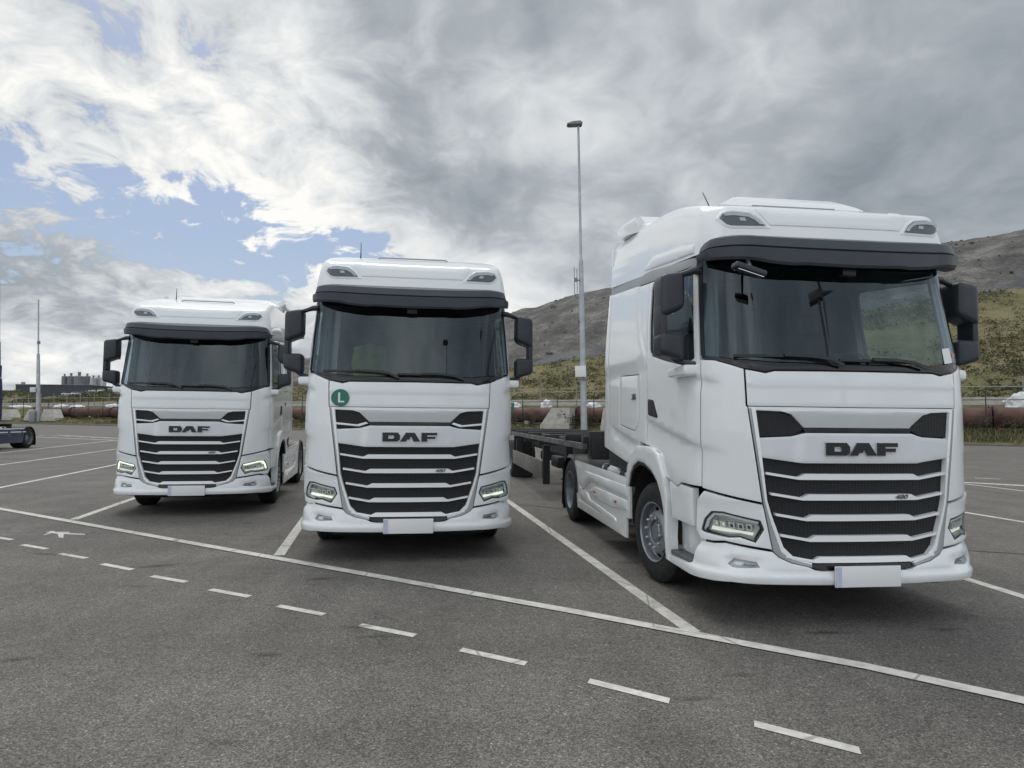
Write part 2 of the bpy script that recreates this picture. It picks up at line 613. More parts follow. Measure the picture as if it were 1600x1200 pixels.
def panel_mesh(poly, fmap, off=0.0, thick=0.02, step=0.05, holes=(), gap=0.005, drop=0.0018, ring=0.009, mirror=False, lines=()):
    """a sheet-metal panel: polygon in surface coordinates laid on the surface fmap(s,t,off), with a rolled edge and a return"""
    poly = inset_poly(poly, gap)
    holes = [inset_poly(h, -gap) for h in holes]
    offf = off if callable(off) else (lambda s, t: off)
    loops = [densify(poly, step)] + [densify(h, step) for h in holes]
    pts, edges, bnd = [], [], set()
    for lp in loops:
        i0 = len(pts)
        pts += lp
        edges += [(i0 + k, i0 + (k + 1) % len(lp)) for k in range(len(lp))]
        bnd.update(range(i0, i0 + len(lp)))
    nb = len(pts)
    if ring:
        for li, lp in enumerate([poly] + list(holes)):
            rp = densify(inset_poly(lp, ring if li == 0 else -ring), step)
            for p in rp:
                if inside(p, poly) and not any(inside(p, h) for h in holes) and min(seg_dist(p, l) for l in [poly] + list(holes)) > ring * 0.7:
                    pts.append(p)
    xs = [p[0] for p in poly]
    ys = [p[1] for p in poly]
    nx = int((max(xs) - min(xs)) / step) + 1
    ny = int((max(ys) - min(ys)) / step) + 1
    marg = max(step * 0.45, (ring or 0) * 1.4)
    allp = [poly] + list(holes)
    lpts = []
    for ln in lines:
        prev = None
        for p in ln:
            if inside(p, poly) and not any(inside(p, h) for h in holes) and min(seg_dist(p, l) for l in allp) > 0.02:
                pts.append(p)
                lpts.append(p)
                if prev is not None:
                    edges.append((prev, len(pts) - 1))
                prev = len(pts) - 1
            else:
                prev = None
    for i in range(nx + 1):
        for j in range(ny + 1):
            p = (min(xs) + (i + 0.5 * (j % 2)) * step, min(ys) + j * step)
            if inside(p, poly) and not any(inside(p, h) for h in holes) and min(seg_dist(p, l) for l in [poly] + list(holes)) > marg and not any(abs(p[0] - q[0]) < step * .5 and abs(p[1] - q[1]) < step * .3 for q in lpts):
                pts.append(p)
    r = geometry.delaunay_2d_cdt([Vector(p) for p in pts], edges, [], 0, 1e-6)
    V2, E2, F2, VO = r[0], r[1], r[2], r[3]
    keep = []
    for f in F2:
        c = (sum(V2[i].x for i in f) / len(f), sum(V2[i].y for i in f) / len(f))
        if inside(c, poly) and not any(inside(c, h) for h in holes):
            keep.append(list(f))
    isb = [any(o in bnd for o in vo) for vo in VO]
    V3 = []
    for i, v in enumerate(V2):
        o = offf(v.x, v.y) - (drop if isb[i] else 0)
        V3.append(Vector(fmap(v.x, v.y, o)))
    faces = []
    for f in keep:
        a = (V2[f[1]] - V2[f[0]]).cross(V2[f[2]] - V2[f[0]])
        faces.append(f if a > 0 else f[::-1])
    # returns along the boundary
    cnt = {}
    for f in faces:
        for k in range(len(f)):
            e = (f[k], f[(k + 1) % len(f)])
            cnt[e] = cnt.get(e, 0) + 1
    low = {}
    for (a, b) in list(cnt):
        if (b, a) in cnt:
            continue
        for q in (a, b):
            if q not in low:
                low[q] = len(V3)
                V3.append(Vector(fmap(V2[q].x, V2[q].y, offf(V2[q].x, V2[q].y) - thick)))
        faces.append([b, a, low[a], low[b]])
    if mirror:
        V3 = [Vector((-v.x, v.y, v.z)) for v in V3]
        faces = [f[::-1] for f in faces]
    return V3, faces


def panel(name, poly, mat, parent, fmap, both=True, angle=40, **kw):
    out = []
    for mir in ((False, True) if both else (False,)):
        V3, F = panel_mesh(poly, fmap, mirror=mir, **kw)
        used = sorted({i for f in F for i in f})
        mp = {o: n for n, o in enumerate(used)}
        out.append(add_mesh(name, [V3[i] for i in used], [[mp[i] for i in f] for f in F], mat, parent, angle))
    return out


def text_mesh(name, body, size, depth, mat, parent, place, shear=0.0, xs=1.0, bold=0.0):
    """flat lettering turned into a thin mesh; place maps (u,v,w) to 3-D"""
    cu = bpy.data.curves.new(name, 'FONT')
    cu.body = body
    cu.size = size
    cu.extrude = depth
    cu.offset = bold
    cu.shear = shear
    cu.align_x = 'CENTER'
    cu.resolution_u = 3
    tmp = bpy.data.objects.new(name, cu)
    col.objects.link(tmp)
    dg = bpy.context.evaluated_depsgraph_get()
    me = bpy.data.meshes.new_from_object(tmp.evaluated_get(dg))
    bpy.data.objects.remove(tmp)
    bpy.data.curves.remove(cu)
    for v in me.vertices:
        v.co = place(v.co.x * xs, v.co.y, v.co.z)
    me.materials.clear()
    return link_mesh(name, me, mat, parent)


def copy_tree(o, parent=None):
    c = o.copy()
    col.objects.link(c)
    c.parent = parent
    for ch in [k for k in bpy.data.objects if k.parent == o]:
        copy_tree(ch, c)
    return c


def copy_tree_fast(root):
    kids = {}
    for k in bpy.data.objects:
        if k.parent:
            kids.setdefault(k.parent, []).append(k)

    def rec(o, parent):
        c = o.copy()
        col.objects.link(c)
        c.parent = parent
        for ch in kids.get(o, []):
            rec(ch, c)
        return c
    return rec(root, None)


# ------------------------------------------------------------------ tractor cab surface
# local truck axes: x across (towards the driver's side), y from the bumper backwards, z up
def tab(pts):
    xs = [p[0] for p in pts]
    ys = [p[1] for p in pts]
    n = len(xs)
    d = [(ys[i + 1] - ys[i]) / (xs[i + 1] - xs[i]) for i in range(n - 1)]
    m = [d[0]] + [0 if d[i - 1] * d[i] <= 0 else 2 * d[i - 1] * d[i] / (d[i - 1] + d[i]) for i in range(1, n - 1)] + [d[-1]]

    def f(x):
        if x <= xs[0]:
            return ys[0]
        if x >= xs[-1]:
            return ys[-1]
        i = 0
        while x > xs[i + 1]:
            i += 1
        h = xs[i + 1] - xs[i]
        t = (x - xs[i]) / h
        return ((2 * t ** 3 - 3 * t * t + 1) * ys[i] + (t ** 3 - 2 * t * t + t) * h * m[i]
                + (-2 * t ** 3 + 3 * t * t) * ys[i + 1] + (t ** 3 - t * t) * h * m[i + 1])
    return f


def sstep(x, a, b):
    t = max(0.0, min(1.0, (x - a) / (b - a)))
    return t * t * (3 - 2 * t)


W_ = tab([(.26, 1.19), (.36, 1.235), (.5, 1.24), (.7, 1.232), (1.0, 1.235), (1.5, 1.245), (2.0, 1.238), (2.15, 1.232), (2.6, 1.205), (3.0, 1.175), (3.3, 1.15)])
Y0_ = tab([(.26, .06), (.36, .01), (.45, .0), (.55, .02), (.7, .03), (1.0, .035), (1.7, .04), (2.05, .05), (2.15, .07), (3.0, .24), (3.3, .30)])
SX, SA, BOW, DD, YB, YR = .82, .60, .08, .40, 3.38, .57


def yend(z):
    return Y0_(z) + BOW * (W_(z) / .95) ** 2 + DD


def S(s, z):
    sg = 1 if s >= 0 else -1
    a = abs(s)
    w = W_(z)
    if a <= SX:
        x = a
        y = Y0_(z) + BOW * (x / .95) ** 2
    elif a <= SX + SA:
        th = (a - SX) / SA * math.pi / 2
        x = SX + (w - SX) * math.sin(th)
        y = Y0_(z) + BOW * (x / .95) ** 2 + DD * (1 - math.cos(th))
    else:
        ye = yend(z)
        x = w
        y = ye + (a - SX - SA) * (YB - ye) / (YB - YR)
    return Vector((sg * x, y, z))


def Smap(s, z, off):
    e = 0.004
    ds = S(s + e, z) - S(s - e, z)
    dz = S(s, z + e) - S(s, z - e)
    n = ds.cross(dz).normalized()
    return S(s, z) + n * off


CR1 = tab([(.98, 1.375), (1.17, 1.425), (1.83, 1.54), (2.50, 1.655), (2.75, 1.70)])
CR3 = tab([(2.80, 1.395), (3.3, 1.475), (3.92, 1.585), (4.0, 1.60)])


AC = tab([(2.1, 2.44), (2.28, 2.53), (2.40, 2.62), (2.6, 2.74), (2.9, 2.82), (3.2, 2.84)])


def crease(s, z):
    """pressed character lines of the cab side"""
    a = abs(s)
    o = 0.0
    if a > .98:
        d = CR1(a) - z
        o -= 0.021 * sstep(a, .98, 1.35) * (1 - sstep(a, 2.45, 2.62)) * sstep(d, 0, .045) * (1 - sstep(d, .06, .42))
        d = 2.01 + (a - 1.25) * .28 - z
        o -= 0.016 * sstep(a, 1.05, 1.22) * (1 - sstep(a, 1.45, 1.75)) * sstep(d, 0, .035) * (1 - sstep(d, .04, .16))
    if a > 2.6:
        d = CR3(a) - z
        o -= 0.026 * (1 - sstep(a, 3.7, 3.95)) * sstep(a, 2.65, 2.8) * sstep(d, 0, .045) * (1 - sstep(d, .05, .25))
    if a > 2.45:
        o += 0.024 * sstep(a - AC(z), 0, .06) * sstep(z, 2.14, 2.34)
    return o


def half(pts):
    """mirror a half outline given from x=0 upwards to a full one"""
    return [(-s, z) for s, z in pts[::-1] if s > 1e-6] + pts


def full(bottom_to_top):
    """half outline listed from the bottom centre round to the top centre -> closed symmetric polygon"""
    return bottom_to_top + [(-s, z) for s, z in bottom_to_top[::-1] if s > 1e-6]


# roof: a stack of rings that shrink inwards and climb towards the back
RV = [0, .15, .3, .45, .6, .75, .9, 1.0]
RW = tab(list(zip(RV, [1.160, 1.154, 1.138, 1.112, 1.072, .965, .75, .46])))
RY = tab(list(zip(RV, [.23, .255, .282, .310, .345, .55, .81, 1.07])))
RZF = tab(list(zip(RV, [3.06, 3.16, 3.258, 3.358, 3.455, 3.545, 3.638, 3.71])))
RZR = tab(list(zip(RV, [3.345, 3.50, 3.66, 3.80, 3.89, 3.93, 3.95, 3.96])))
RG = tab([(0, 0), (.05, .10), (.12, .27), (.3, .60), (.5, .80), (.75, .94), (1, 1)])
RB = 3.36


def Rf(s, v):
    sg = 1 if s >= 0 else -1
    a = abs(s)
    w = RW(v)
    y0 = RY(v)
    k = w / 1.172
    sx, d = 1.01 * k, .24 * k
    bow = BOW * k
    if a <= SX:
        x = a / SX * sx
        y = y0 + bow * (x / .95) ** 2
    elif a <= SX + SA:
        th = (a - SX) / SA * math.pi / 2
        x = sx + (w - sx) * math.sin(th)
        y = y0 + bow * (x / .95) ** 2 + d * (1 - math.cos(th))
    else:
        x = w
        ye = y0 + bow * (w / .95) ** 2 + d
        y = ye + (a - SX - SA) * (RB - ye) / (YB - YR)
    t = max(0, min(1, (y - y0) / (RB - y0)))
    g = t * (1 - min(1, v * 2.2)) + RG(t) * min(1, v * 2.2)
    z = RZF(v) + (RZR(v) - RZF(v)) * g
    return Vector((sg * x, y, z))


def Rmap(s, v, off):
    e = 0.004
    ds = Rf(s + e, v) - Rf(s - e, v)
    dv = Rf(s, min(1, v + e)) - Rf(s, max(0, v - e))
    return Rf(s, v) + ds.cross(dv).normalized() * off


def r_of(x, z):
    """roof coordinates of a point seen at (x,z) on the roof front"""
    lo, hi = 0.0, 1.0
    sg = 1 if x >= 0 else -1
    for _ in range(40):
        v = (lo + hi) / 2
        w = RW(v)
        k = w / 1.172
        if abs(x) <= 1.01 * k:
            s = abs(x) / (1.01 * k) * SX
        else:
            s = SX + SA * 2 / math.pi * math.asin(min(1, (abs(x) - 1.01 * k) / (w - 1.01 * k)))
        if Rf(s, v).z < z:
            lo = v
        else:
            hi = v
    return sg * s, v


def r_side(y, z):
    """roof coordinates of a point on the roof flank"""
    lo, hi = 0.0, 1.0
    for _ in range(30):
        v = (lo + hi) / 2
        a, b = SX, 4.23
        for _ in range(30):
            m = (a + b) / 2
            if Rf(m, v).y < y:
                a = m
            else:
                b = m
        if Rf(a, v).z < z:
            lo = v
        else:
            hi = v
    return a, v


def mirrored(o, parent=None):
    """the opposite-hand copy of a part and of its sub-parts"""
    me = o.data.copy()
    for v in me.vertices:
        v.co.x = -v.co.x
    me.flip_normals()
    c = bpy.data.objects.new(o.name.split('.')[0], me)
    c.parent = parent if parent is not None else o.parent
    for key in o.keys():
        c[key] = o[key]
    col.objects.link(c)
    for ch in [k for k in bpy.data.objects if k.parent == o]:
        mirrored(ch, c)
    return c


def strip_on(name, pts, wid, mat, parent, fmap, off, thick=.012, both=False):
    """narrow bar following a polyline on a surface"""
    out = []
    for sg in ((1, -1) if both else (1,)):
        bm = bmesh.new()
        rows = []
        for i, (s, z) in enumerate(pts):
            p0, p1 = Vector(pts[max(0, i - 1)]), Vector(pts[min(len(pts) - 1, i + 1)])
            t = (p1 - p0).normalized()
            n = Vector((-t.y, t.x)) * (wid / 2)
            a, b = (s + n.x, z + n.y), (s - n.x, z - n.y)
            rows.append([bm.verts.new(Vector((q.x * sg, q.y, q.z))) for q in (fmap(*a, off), fmap(*b, off), fmap(*b, off - thick), fmap(*a, off - thick))])
        for r0, r1 in zip(rows, rows[1:]):
            for k in range(4):
                bm.faces.new((r0[k], r0[(k + 1) % 4], r1[(k + 1) % 4], r1[k]))
        bm.faces.new(rows[0])
        bm.faces.new(rows[-1])
        out.append(from_bm(name, bm, mat, parent))
    return out


# ------------------------------------------------------------------ wheels
def make_wheel(name, y, x_out, parent, front, steer=0.0):
    """a wheel on the +x side, outer tyre wall near x_out; parts: tyre, rim (> nut_ring, hub)"""
    x0 = x_out - .158
    bm = bmesh.new()
    prof = [(-.15, .30), (-.158, .36), (-.155, .43), (-.135, .475), (-.11, .497), (-.075, .5), (-.07, .486), (-.06, .486), (-.055, .5),
            (-.005, .5), (0, .486), (.008, .486), (.013, .5), (.055, .5), (.06, .486), (.07, .486), (.075, .5), (.11, .497), (.135, .475), (.155, .43), (.158, .36), (.15, .30), (.0, .28)]
    bm_lathe(bm, prof, 56, 'X', (x0, y, .5), close=True)
    if not front:      # inner twin tyre
        bm_lathe(bm, [(a - .34, r) for a, r in prof], 40, 'X', (x0, y, .5), close=True)
    tyre = from_bm('tyre', bm, 'rubber', parent, 30)
    n = 60
    if front:
        rings = [(.156, .302), (.158, .296), (.146, .284), (.075, .279), (.066, .272), (.072, .262), (.105, .215), (.128, .190), (.132, .182), (.132, .125), (.126, .118), (.095, .114), (.095, .088), (.118, .084), (.128, .074), (.130, .0)]
    else:
        rings = [(.156, .302), (.158, .296), (.146, .284), (-.02, .268), (-.045, .262), (-.06, .25), (-.095, .215), (-.12, .19), (-.125, .18), (-.125, .135), (-.08, .13), (.05, .125), (.075, .105), (.085, .07), (.087, .0)]
    bm = bmesh.new()
    prev = None
    for i, (a, r) in enumerate(rings):
        ring = [bm.verts.new((x0 + a, y + r * math.cos(2 * math.pi * k / n), .5 + r * math.sin(2 * math.pi * k / n))) for k in range(n)] if r > 0 else [bm.verts.new((x0 + a, y, .5))]
        if prev:
            for k in range(n):
                hole = (rings[i][1] == .215 or rings[i - 1][1] == .215) and (k % 6) in (1, 2, 3)
                if rings[i][1] == .19 or (rings[i][1] == .215 and rings[i - 1][1] not in (.262, .25)):
                    hole = False
                if rings[i][1] == .190:
                    hole = False
                if hole and rings[i][1] == .215:
                    continue
                if len(ring) == 1:
                    bm.faces.new((prev[k], prev[(k + 1) % n], ring[0]))
                else:
                    bm.faces.new((prev[k], prev[(k + 1) % n], ring[(k + 1) % n], ring[k]))
        prev = ring
    rim = from_bm('rim', bm, 'rim', parent, 32)
    bm = bmesh.new()
    ax = (.138 if front else -.125)
    for k in range(10):
        t = 2 * math.pi * k / 10 + .1
        rr = .154 if front else .157
        bm_lathe(bm, [(ax - .002, .016), (ax + .022, .016), (ax + .026, .011), (ax + .036, .0105), (ax + .037, .0)], 6, 'X', (x0, y + rr * math.cos(t), .5 + rr * math.sin(t)))
    from_bm('nut_ring', bm, 'alloy', rim)['kind'] = 'stuff'
    bm = bmesh.new()
    bm_lathe(bm, [(-.10, .0), (-.10, .27), (-.14, .275)], 30, 'X', (x0 + (.10 if front else 0), y, .5))
    from_bm('brake_drum', bm, 'shell', rim)
    return tyre, rim


def daf_letters(parent, H=.104, zc=1.414):
    """three wide block letters with the joined slanted stem"""
    L = .616
    D = [(0, 0), (.165, 0), (.196, .022), (.198, .072), (.17, .104), (0, .104)]
    Dh = [(.066, .034), (.120, .034), (.130, .042), (.130, .062), (.120, .070), (.066, .070)]
    A = [(.196, 0), (.262, 0), (.274, .022), (.300, .022), (.322, .058), (.350, .0), (.420, 0), (.420, .012), (.360, .104), (.262, .104)]
    Fp = [(.436, 0), (.504, 0), (.504, .032), (.596, .032), (.596, .060), (.504, .060), (.504, .072), (.616, .072), (.616, .104), (.436, .104)]
    for nm, poly, holes in (('letter_d', D, [Dh]), ('letter_a', A, []), ('letter_f', Fp, [])):
        q = lambda p: [(u - L / 2, v + zc - H / 2) for u, v in p]
        o = panel(nm, q(poly), 'badge', parent, Smap, both=False, off=.036, thick=.022, step=.08, holes=[q(h) for h in holes], gap=0, drop=0, ring=0)[0]
        panel('letter_rim', inset_poly(q(poly), -.005), 'badge_edge', o, Smap, both=False, off=.027, thick=.012, step=.08, holes=[inset_poly(q(h), .004) for h in holes], gap=0, drop=0, ring=0)


def make_truck():
    t = empty('tractor_truck')
    side = dict(fmap=lambda s, z, o: Smap(s, z, o + crease(s, z)))
    press = [[(a * .04, CR1(a * .04) - dd) for a in range(25, 66)] for dd in (0, .022, .045)] + [[(a * .04, 2.01 + (a * .04 - 1.25) * .28 - dd) for a in range(27, 44)] for dd in (0, .018, .035)]
    sweep = [[(AC(2.1 + k * .04) + dd, 2.1 + k * .04) for k in range(28)] for dd in (0, .03, .06)]
    press2 = sweep + [[(a * .04, CR3(a * .04) - dd) for a in range(68, 99)] for dd in (0, .022, .045)]
    # ---------------- dark inner shell that closes the seams
    panel('inner_shell', [(0, .36), (4.2, .36), (4.2, 1.0), (3.2, 1.0), (2.9, 1.35), (2.4, 1.33), (2.05, 1.1), (1.9, .8), (1.85, .42), (1.4, .42), (1.4, 2.10), (.95, 2.02), (0, 2.02)][:1]
          + [(.0, .37), (1.38, .37), (1.38, 2.1), (.95, 2.02), (0, 2.02)], 'shell', t, Smap, off=-.13, thick=.02, step=.12, gap=0, drop=0, ring=0)
    panel('door_liner', [(1.30, 1.10), (1.9, 1.10), (2.15, 1.34), (2.75, 1.42), (3.2, 1.2), (4.2, 1.3), (4.2, 3.2), (2.55, 3.1), (2.55, 2.0), (1.30, 2.0)], 'cabin', t, Smap, off=-.05, thick=.02, step=.2, gap=0, drop=0, ring=0)
    # ---------------- front
    panel('front_lid', full([(0, 1.748), (.9, 1.752), (.912, 1.76), (.922, 2.058), (.772, 2.026), (.70, 2.044), (0, 2.046)]), 'white', t, Smap, both=False,
          off=lambda s, z: -.012 * sstep(z, 1.93, 1.96) * 0 + .008 * (1 - sstep(abs(z - 1.95), 0, .035)), step=.04)
    panel('corner_panel', [(.905, 1.75), (.812, .978), (1.142, 1.047), (1.25, 1.07), (1.25, 2.155), (1.13, 2.142), (1.02, 2.10), (.925, 2.06), (.915, 1.76)], 'white', t, side['fmap'], step=.04, lines=press)
    hl = [(1.262, .725), (1.231, .815), (1.169, .885), (1.086, .890), (.833, .836), (.806, .768), (.868, .668), (.972, .703), (1.047, .692), (1.235, .712)]
    mod = [(.812, .968), (1.142, 1.036), (1.225, 1.052), (1.305, .96), (1.325, .72), (1.272, .648), (1.165, .645), (1.076, .658), (.74, .608), (.775, .80), (.80, .93)]
    mods = panel('headlight_module', mod, 'white', t, Smap, holes=[hl], step=.04, thick=.05,
                 off=lambda s, z: .012 * sstep(z, .93, 1.0))
    for i, m_ in enumerate(mods):
        mir = bool(i)

        def sub(name, poly, mat, off, parent, **kw):
            a = dict(thick=.02, step=.06, gap=0, drop=0, ring=0)
            a.update(kw)
            V3, F = panel_mesh(poly, Smap, off=off, mirror=mir, **a)
            used = sorted({q for f in F for q in f})
            mp = {o_: n_ for n_, o_ in enumerate(used)}
            return add_mesh(name, [V3[q] for q in used], [[mp[q] for q in f] for f in F], mat, parent, 40)
        head = sub('headlight', inset_poly(hl, -.002), 'lamp_back', -.085, m_, thick=.005)
        sub('lamp_gasket', inset_poly(hl, .0), 'black', -.006, head, holes=[inset_poly(hl, .008)], thick=.012)
        # chrome bowl, split by dark webs into lamps
        lamp = [(1.215, .735), (1.19, .83), (1.15, .858), (1.08, .858), (.85, .812), (.832, .772), (.875, .705), (.975, .728), (1.05, .722)]
        sub('reflector', inset_poly(lamp, -.012), 'reflector', -.06, head, holes=[inset_poly(lamp, .022)], thick=.03, step=.03)
        sub('lamp_floor', [(1.20, .735), (1.19, .765), (.87, .735), (.88, .712), (.975, .73), (1.05, .728)], 'led', -.045, head, thick=.03)
        for k, (a, b) in enumerate(((.885, .925), (.945, .985), (1.01, 1.05), (1.075, 1.115), (1.13, 1.165))):
            zb = .752 + (a - .885) * .05
            sub('lamp_cell', [(a, zb), (b, zb + .004), (b + .008, zb + .052), (a + .004, zb + .046)], 'reflector', -.03, head, thick=.05, holes=[inset_poly([(a, zb), (b, zb + .004), (b + .008, zb + .052), (a + .004, zb + .046)], .009)])
            sub('lamp_bulb', inset_poly([(a, zb), (b, zb + .004), (b + .008, zb + .052), (a + .004, zb + .046)], .012), 'led' if k > 2 else 'bezel', -.05, head, thick=.01)
        sub('daylight_strip', [(.838, .828), (.845, .810), (1.082, .860), (1.152, .858), (1.198, .808), (1.222, .745), (1.243, .74), (1.218, .818), (1.163, .876), (1.085, .880)], 'drl_off', -.016, head, thick=.02)
        sub('lamp_corner', [(.868, .672), (.885, .702), (.968, .726), (.99, .706), (.972, .703)], 'frame', -.012, head, thick=.03)
        sub('headlight_lens', inset_poly(hl, .004), 'lens', -.004, head, thick=.004)
    fog = [(1.06, .485), (1.015, .527), (.868, .511), (.852, .478), (.99, .463), (1.035, .466)]
    bump = full([(0, .345), (.42, .345), (1.03, .348), (1.15, .338), (1.43, .330), (1.90, .335), (1.93, .395), (1.44, .418), (1.385, .44), (1.295, .612), (1.272, .634), (1.165, .633), (1.076, .646), (.737, .596),
                 (.695, .555), (.60, .513), (.47, .486), (.42, .462), (.36, .452), (0, .452)])
    b = panel('bumper', bump, 'white', t, lambda s, z, o: Smap(s, z, o), both=False, holes=[fog, [(-s, z) for s, z in fog]], step=.04, thick=.06, lines=[[(k * .05 - 1.9, zz) for k in range(77)] for zz in (.403, .418, .433)],
              off=lambda s, z: .022 * (1 - sstep(z, .405, .432)) - .020 * sstep(z, .565, .60) * sstep(abs(s), .5, 1.0) - .015 * sstep(abs(s), .78, .84) * (1 - sstep(abs(s), 1.06, 1.12)) * sstep(z, .44, .46) * (1 - sstep(z, .53, .55)))[0]
    panel('fog_recess', inset_poly(fog, -.01), 'lamp_back', b, Smap, off=-.055, thick=.005, step=.06, gap=0, drop=0, ring=0)
    panel('fog_lamp', inset_poly(fog, .006), 'lens', b, Smap, off=-.018, thick=.006, step=.06, gap=0, drop=0, ring=0)
    panel('fog_bulb', [(.98, .478), (1.03, .49), (1.005, .512), (.95, .505)], 'reflector', b, Smap, off=-.03, thick=.02, step=.06, gap=0, drop=0, ring=0)
    panel('fog_bar', [(.875, .482), (.96, .484), (.955, .496), (.872, .492)], 'bezel', b, Smap, off=-.026, thick=.02, step=.06, gap=0, drop=0, ring=0)
    panel('bumper_lip', full([(0, .292), (1.1, .29), (1.9, .30), (1.9, .345), (0, .352)]), 'black', t, Smap, both=False, off=-.06, thick=.08, step=.08)
    # ---------------- grille
    g = panel('grille', full([(0, .50), (.42, .50), (.62, .54), (.69, .62), (.80, .98), (.885, 1.74), (0, 1.74)]), 'grille', t, Smap, both=False, off=-.045, thick=.02, step=.08, gap=0, drop=0, ring=0)[0]
    panel('grille_slot', full([(0, .455), (.36, .455), (.475, .488), (.41, .505), (0, .505)]), 'gloss', g, Smap, both=False, off=-.02, thick=.03, step=.08, gap=0, drop=0, ring=0)
    frame_out = [(.44, .478), (.60, .513), (.695, .555), (.737, .60), (.772, .80), (.797, .93), (.806, .985), (.903, 1.745)]
    frame_in = [(.852, 1.732), (.775, 1.0), (.748, .90), (.727, .837), (.655, .632), (.578, .556), (.435, .512)]
    mid = [(.44, .497), (.588, .533), (.675, .592), (.750, .82), (.772, .90), (.796, 1.0), (.884, 1.738)]
    panel('grille_frame_shade', frame_out + mid[::-1], 'frame', g, Smap, off=.002, thick=.06, step=.06, gap=.001)  # outer strip in grey: shadow along the frame put into the colour
    panel('grille_trim', mid + frame_in, 'bar', g, Smap, off=lambda s, z: .004 - .012 * 0, thick=.07, step=.06, gap=.001, drop=.003)
    # bars
    for i in range(5):
        k = i / 4
        zb = 1.166 + (.512 - 1.166) * k
        xb = .521 + (.416 - .521) * k
        xt = .467 + (.370 - .467) * k
        xe = .782 + (.640 - .782) * k + (.02 if i in (1, 2) else 0) * 0
        rise = .040
        panel('grille_bar', full([(0, zb), (xb, zb), (xe, zb + rise), (xe, zb + rise + .020), (xb + .004, zb + .022), (xt, zb + .048), (0, zb + .048)]),
              'bar', g, Smap, both=False, off=lambda s, z: .006, thick=.055, step=.10, gap=0, drop=0, ring=0)
    dp = panel('badge_panel', full([(0, 1.298), (.500, 1.298), (.815, 1.340), (.848, 1.500), (.57, 1.514), (.455, 1.543), (0, 1.543)]), 'silver', g, Smap, both=False,
               off=lambda s, z: .018 * (1 - sstep(abs(s), .455 + (1.543 - z) * .18, .53 + (1.543 - z) * .18)) - .004, thick=.06, step=.035, gap=.002)[0]
    daf_letters(dp)
    panel('upper_strip', full([(0, 1.583), (.465, 1.583), (.575, 1.690), (.66, 1.716), (0, 1.728)]), 'silver', g, Smap, both=False, off=lambda s, z: .010 - .03 * sstep(z, 1.72, 1.58), thick=.05, step=.05, gap=.002)
    panel('grille_top_edge', full([(0, 1.724), (.66, 1.714), (.86, 1.722), (.905, 1.735), (.90, 1.752), (0, 1.748)]), 'bar', g, Smap, both=False, off=-.006, thick=.04, step=.08, gap=.001)
    panel('upper_slit', full([(0, 1.545), (.46, 1.545), (.47, 1.58), (0, 1.58)]), 'gloss', g, Smap, both=False, off=-.012, thick=.03, step=.10, gap=0, drop=0, ring=0)
    inl = panel('air_inlet', [(.462, 1.575), (.582, 1.682), (.678, 1.712), (.858, 1.72), (.843, 1.512), (.568, 1.520)], 'grille', g, Smap, off=-.022, thick=.02, step=.08, gap=0, drop=0, ring=0)
    for o in panel('inlet_blade', [(.850, 1.555), (.848, 1.578), (.60, 1.553), (.50, 1.582), (.476, 1.566), (.575, 1.530)], 'bar', g, Smap, off=.002, thick=.03, step=.08, gap=0, drop=.003, ring=.006):
        o['blade'] = 1
    text_mesh('engine_badge', '480', .05, .0015, 'text_grey', g, lambda u, v, w: Smap(u + .345, v + 1.013, .010 + w), shear=.35, xs=1.5, bold=.0012)
    # ---------------- windscreen and cowl
    panel('cowl', full([(0, 2.05), (.70, 2.048), (.772, 2.03), (.93, 2.065), (1.02, 2.105), (1.13, 2.147), (1.235, 2.158), (1.235, 2.19), (1.0, 2.145), (.7, 2.115), (0, 2.11)]), 'gloss', t, Smap, both=False, off=-.006, thick=.03, step=.05, gap=.002)
    ws = panel('windscreen', full([(0, 2.112), (.7, 2.117), (1.0, 2.147), (1.232, 2.19), (1.232, 3.03), (0, 3.03)]), 'windscreen', t, Smap, both=False, off=-.004, thick=.004, step=.06, gap=.002, drop=0, ring=0)[0]
    panel('windscreen_seal', [(1.205, 2.18), (1.240, 2.185), (1.240, 3.02), (1.205, 3.02)], 'black', ws, Smap, off=.001, thick=.01, step=.06, gap=0, drop=0, ring=0)
    panel('windscreen_header', full([(0, 2.93), (.6, 2.94), (1.205, 2.97), (1.205, 3.05), (0, 3.05)]), 'black', ws, Smap, both=False, off=-.012, thick=.01, step=.08, gap=0, drop=0, ring=0)
    box('sensor', (0, .165, 2.90), (.12, .06, .09), 'black', ws, bevel=.012)
    # wipers: arm and blade each side of the cowl
    for pts, bl in (([(-.14, 2.085), (-.25, 2.135), (-.42, 2.158), (-.62, 2.165)], [(-.99, 2.165), (-.64, 2.162), (-.30, 2.160)]),
                    ([(.62, 2.075), (.50, 2.118), (.33, 2.135), (.12, 2.138)], [(-.16, 2.132), (.12, 2.130), (.52, 2.128)])):
        w = strip_on('wiper', pts, .026, 'black', t, Smap, .045, .016)[0]
        strip_on('wiper_blade', bl, .022, 'black', w, Smap, .028, .022)
    # ---------------- doors and cab sides
    win = [(1.310, 2.955), (1.316, 2.175), (1.40, 2.135), (1.62, 2.145), (2.02, 2.215), (2.40, 2.295), (2.455, 2.36), (2.468, 2.66), (2.445, 3.00), (2.40, 3.058)]
    doors = panel('door', [(1.25, 1.078), (1.60, 1.080), (1.70, 1.040), (1.90, 1.085), (1.99, 1.10), (2.15, 1.315), (2.50, 1.375), (2.54, 1.375), (2.54, 3.098), (1.95, 3.055), (1.42, 3.008), (1.25, 2.99)], 'white', t, side['fmap'], holes=[win], step=.045, thick=.05, lines=press + sweep)
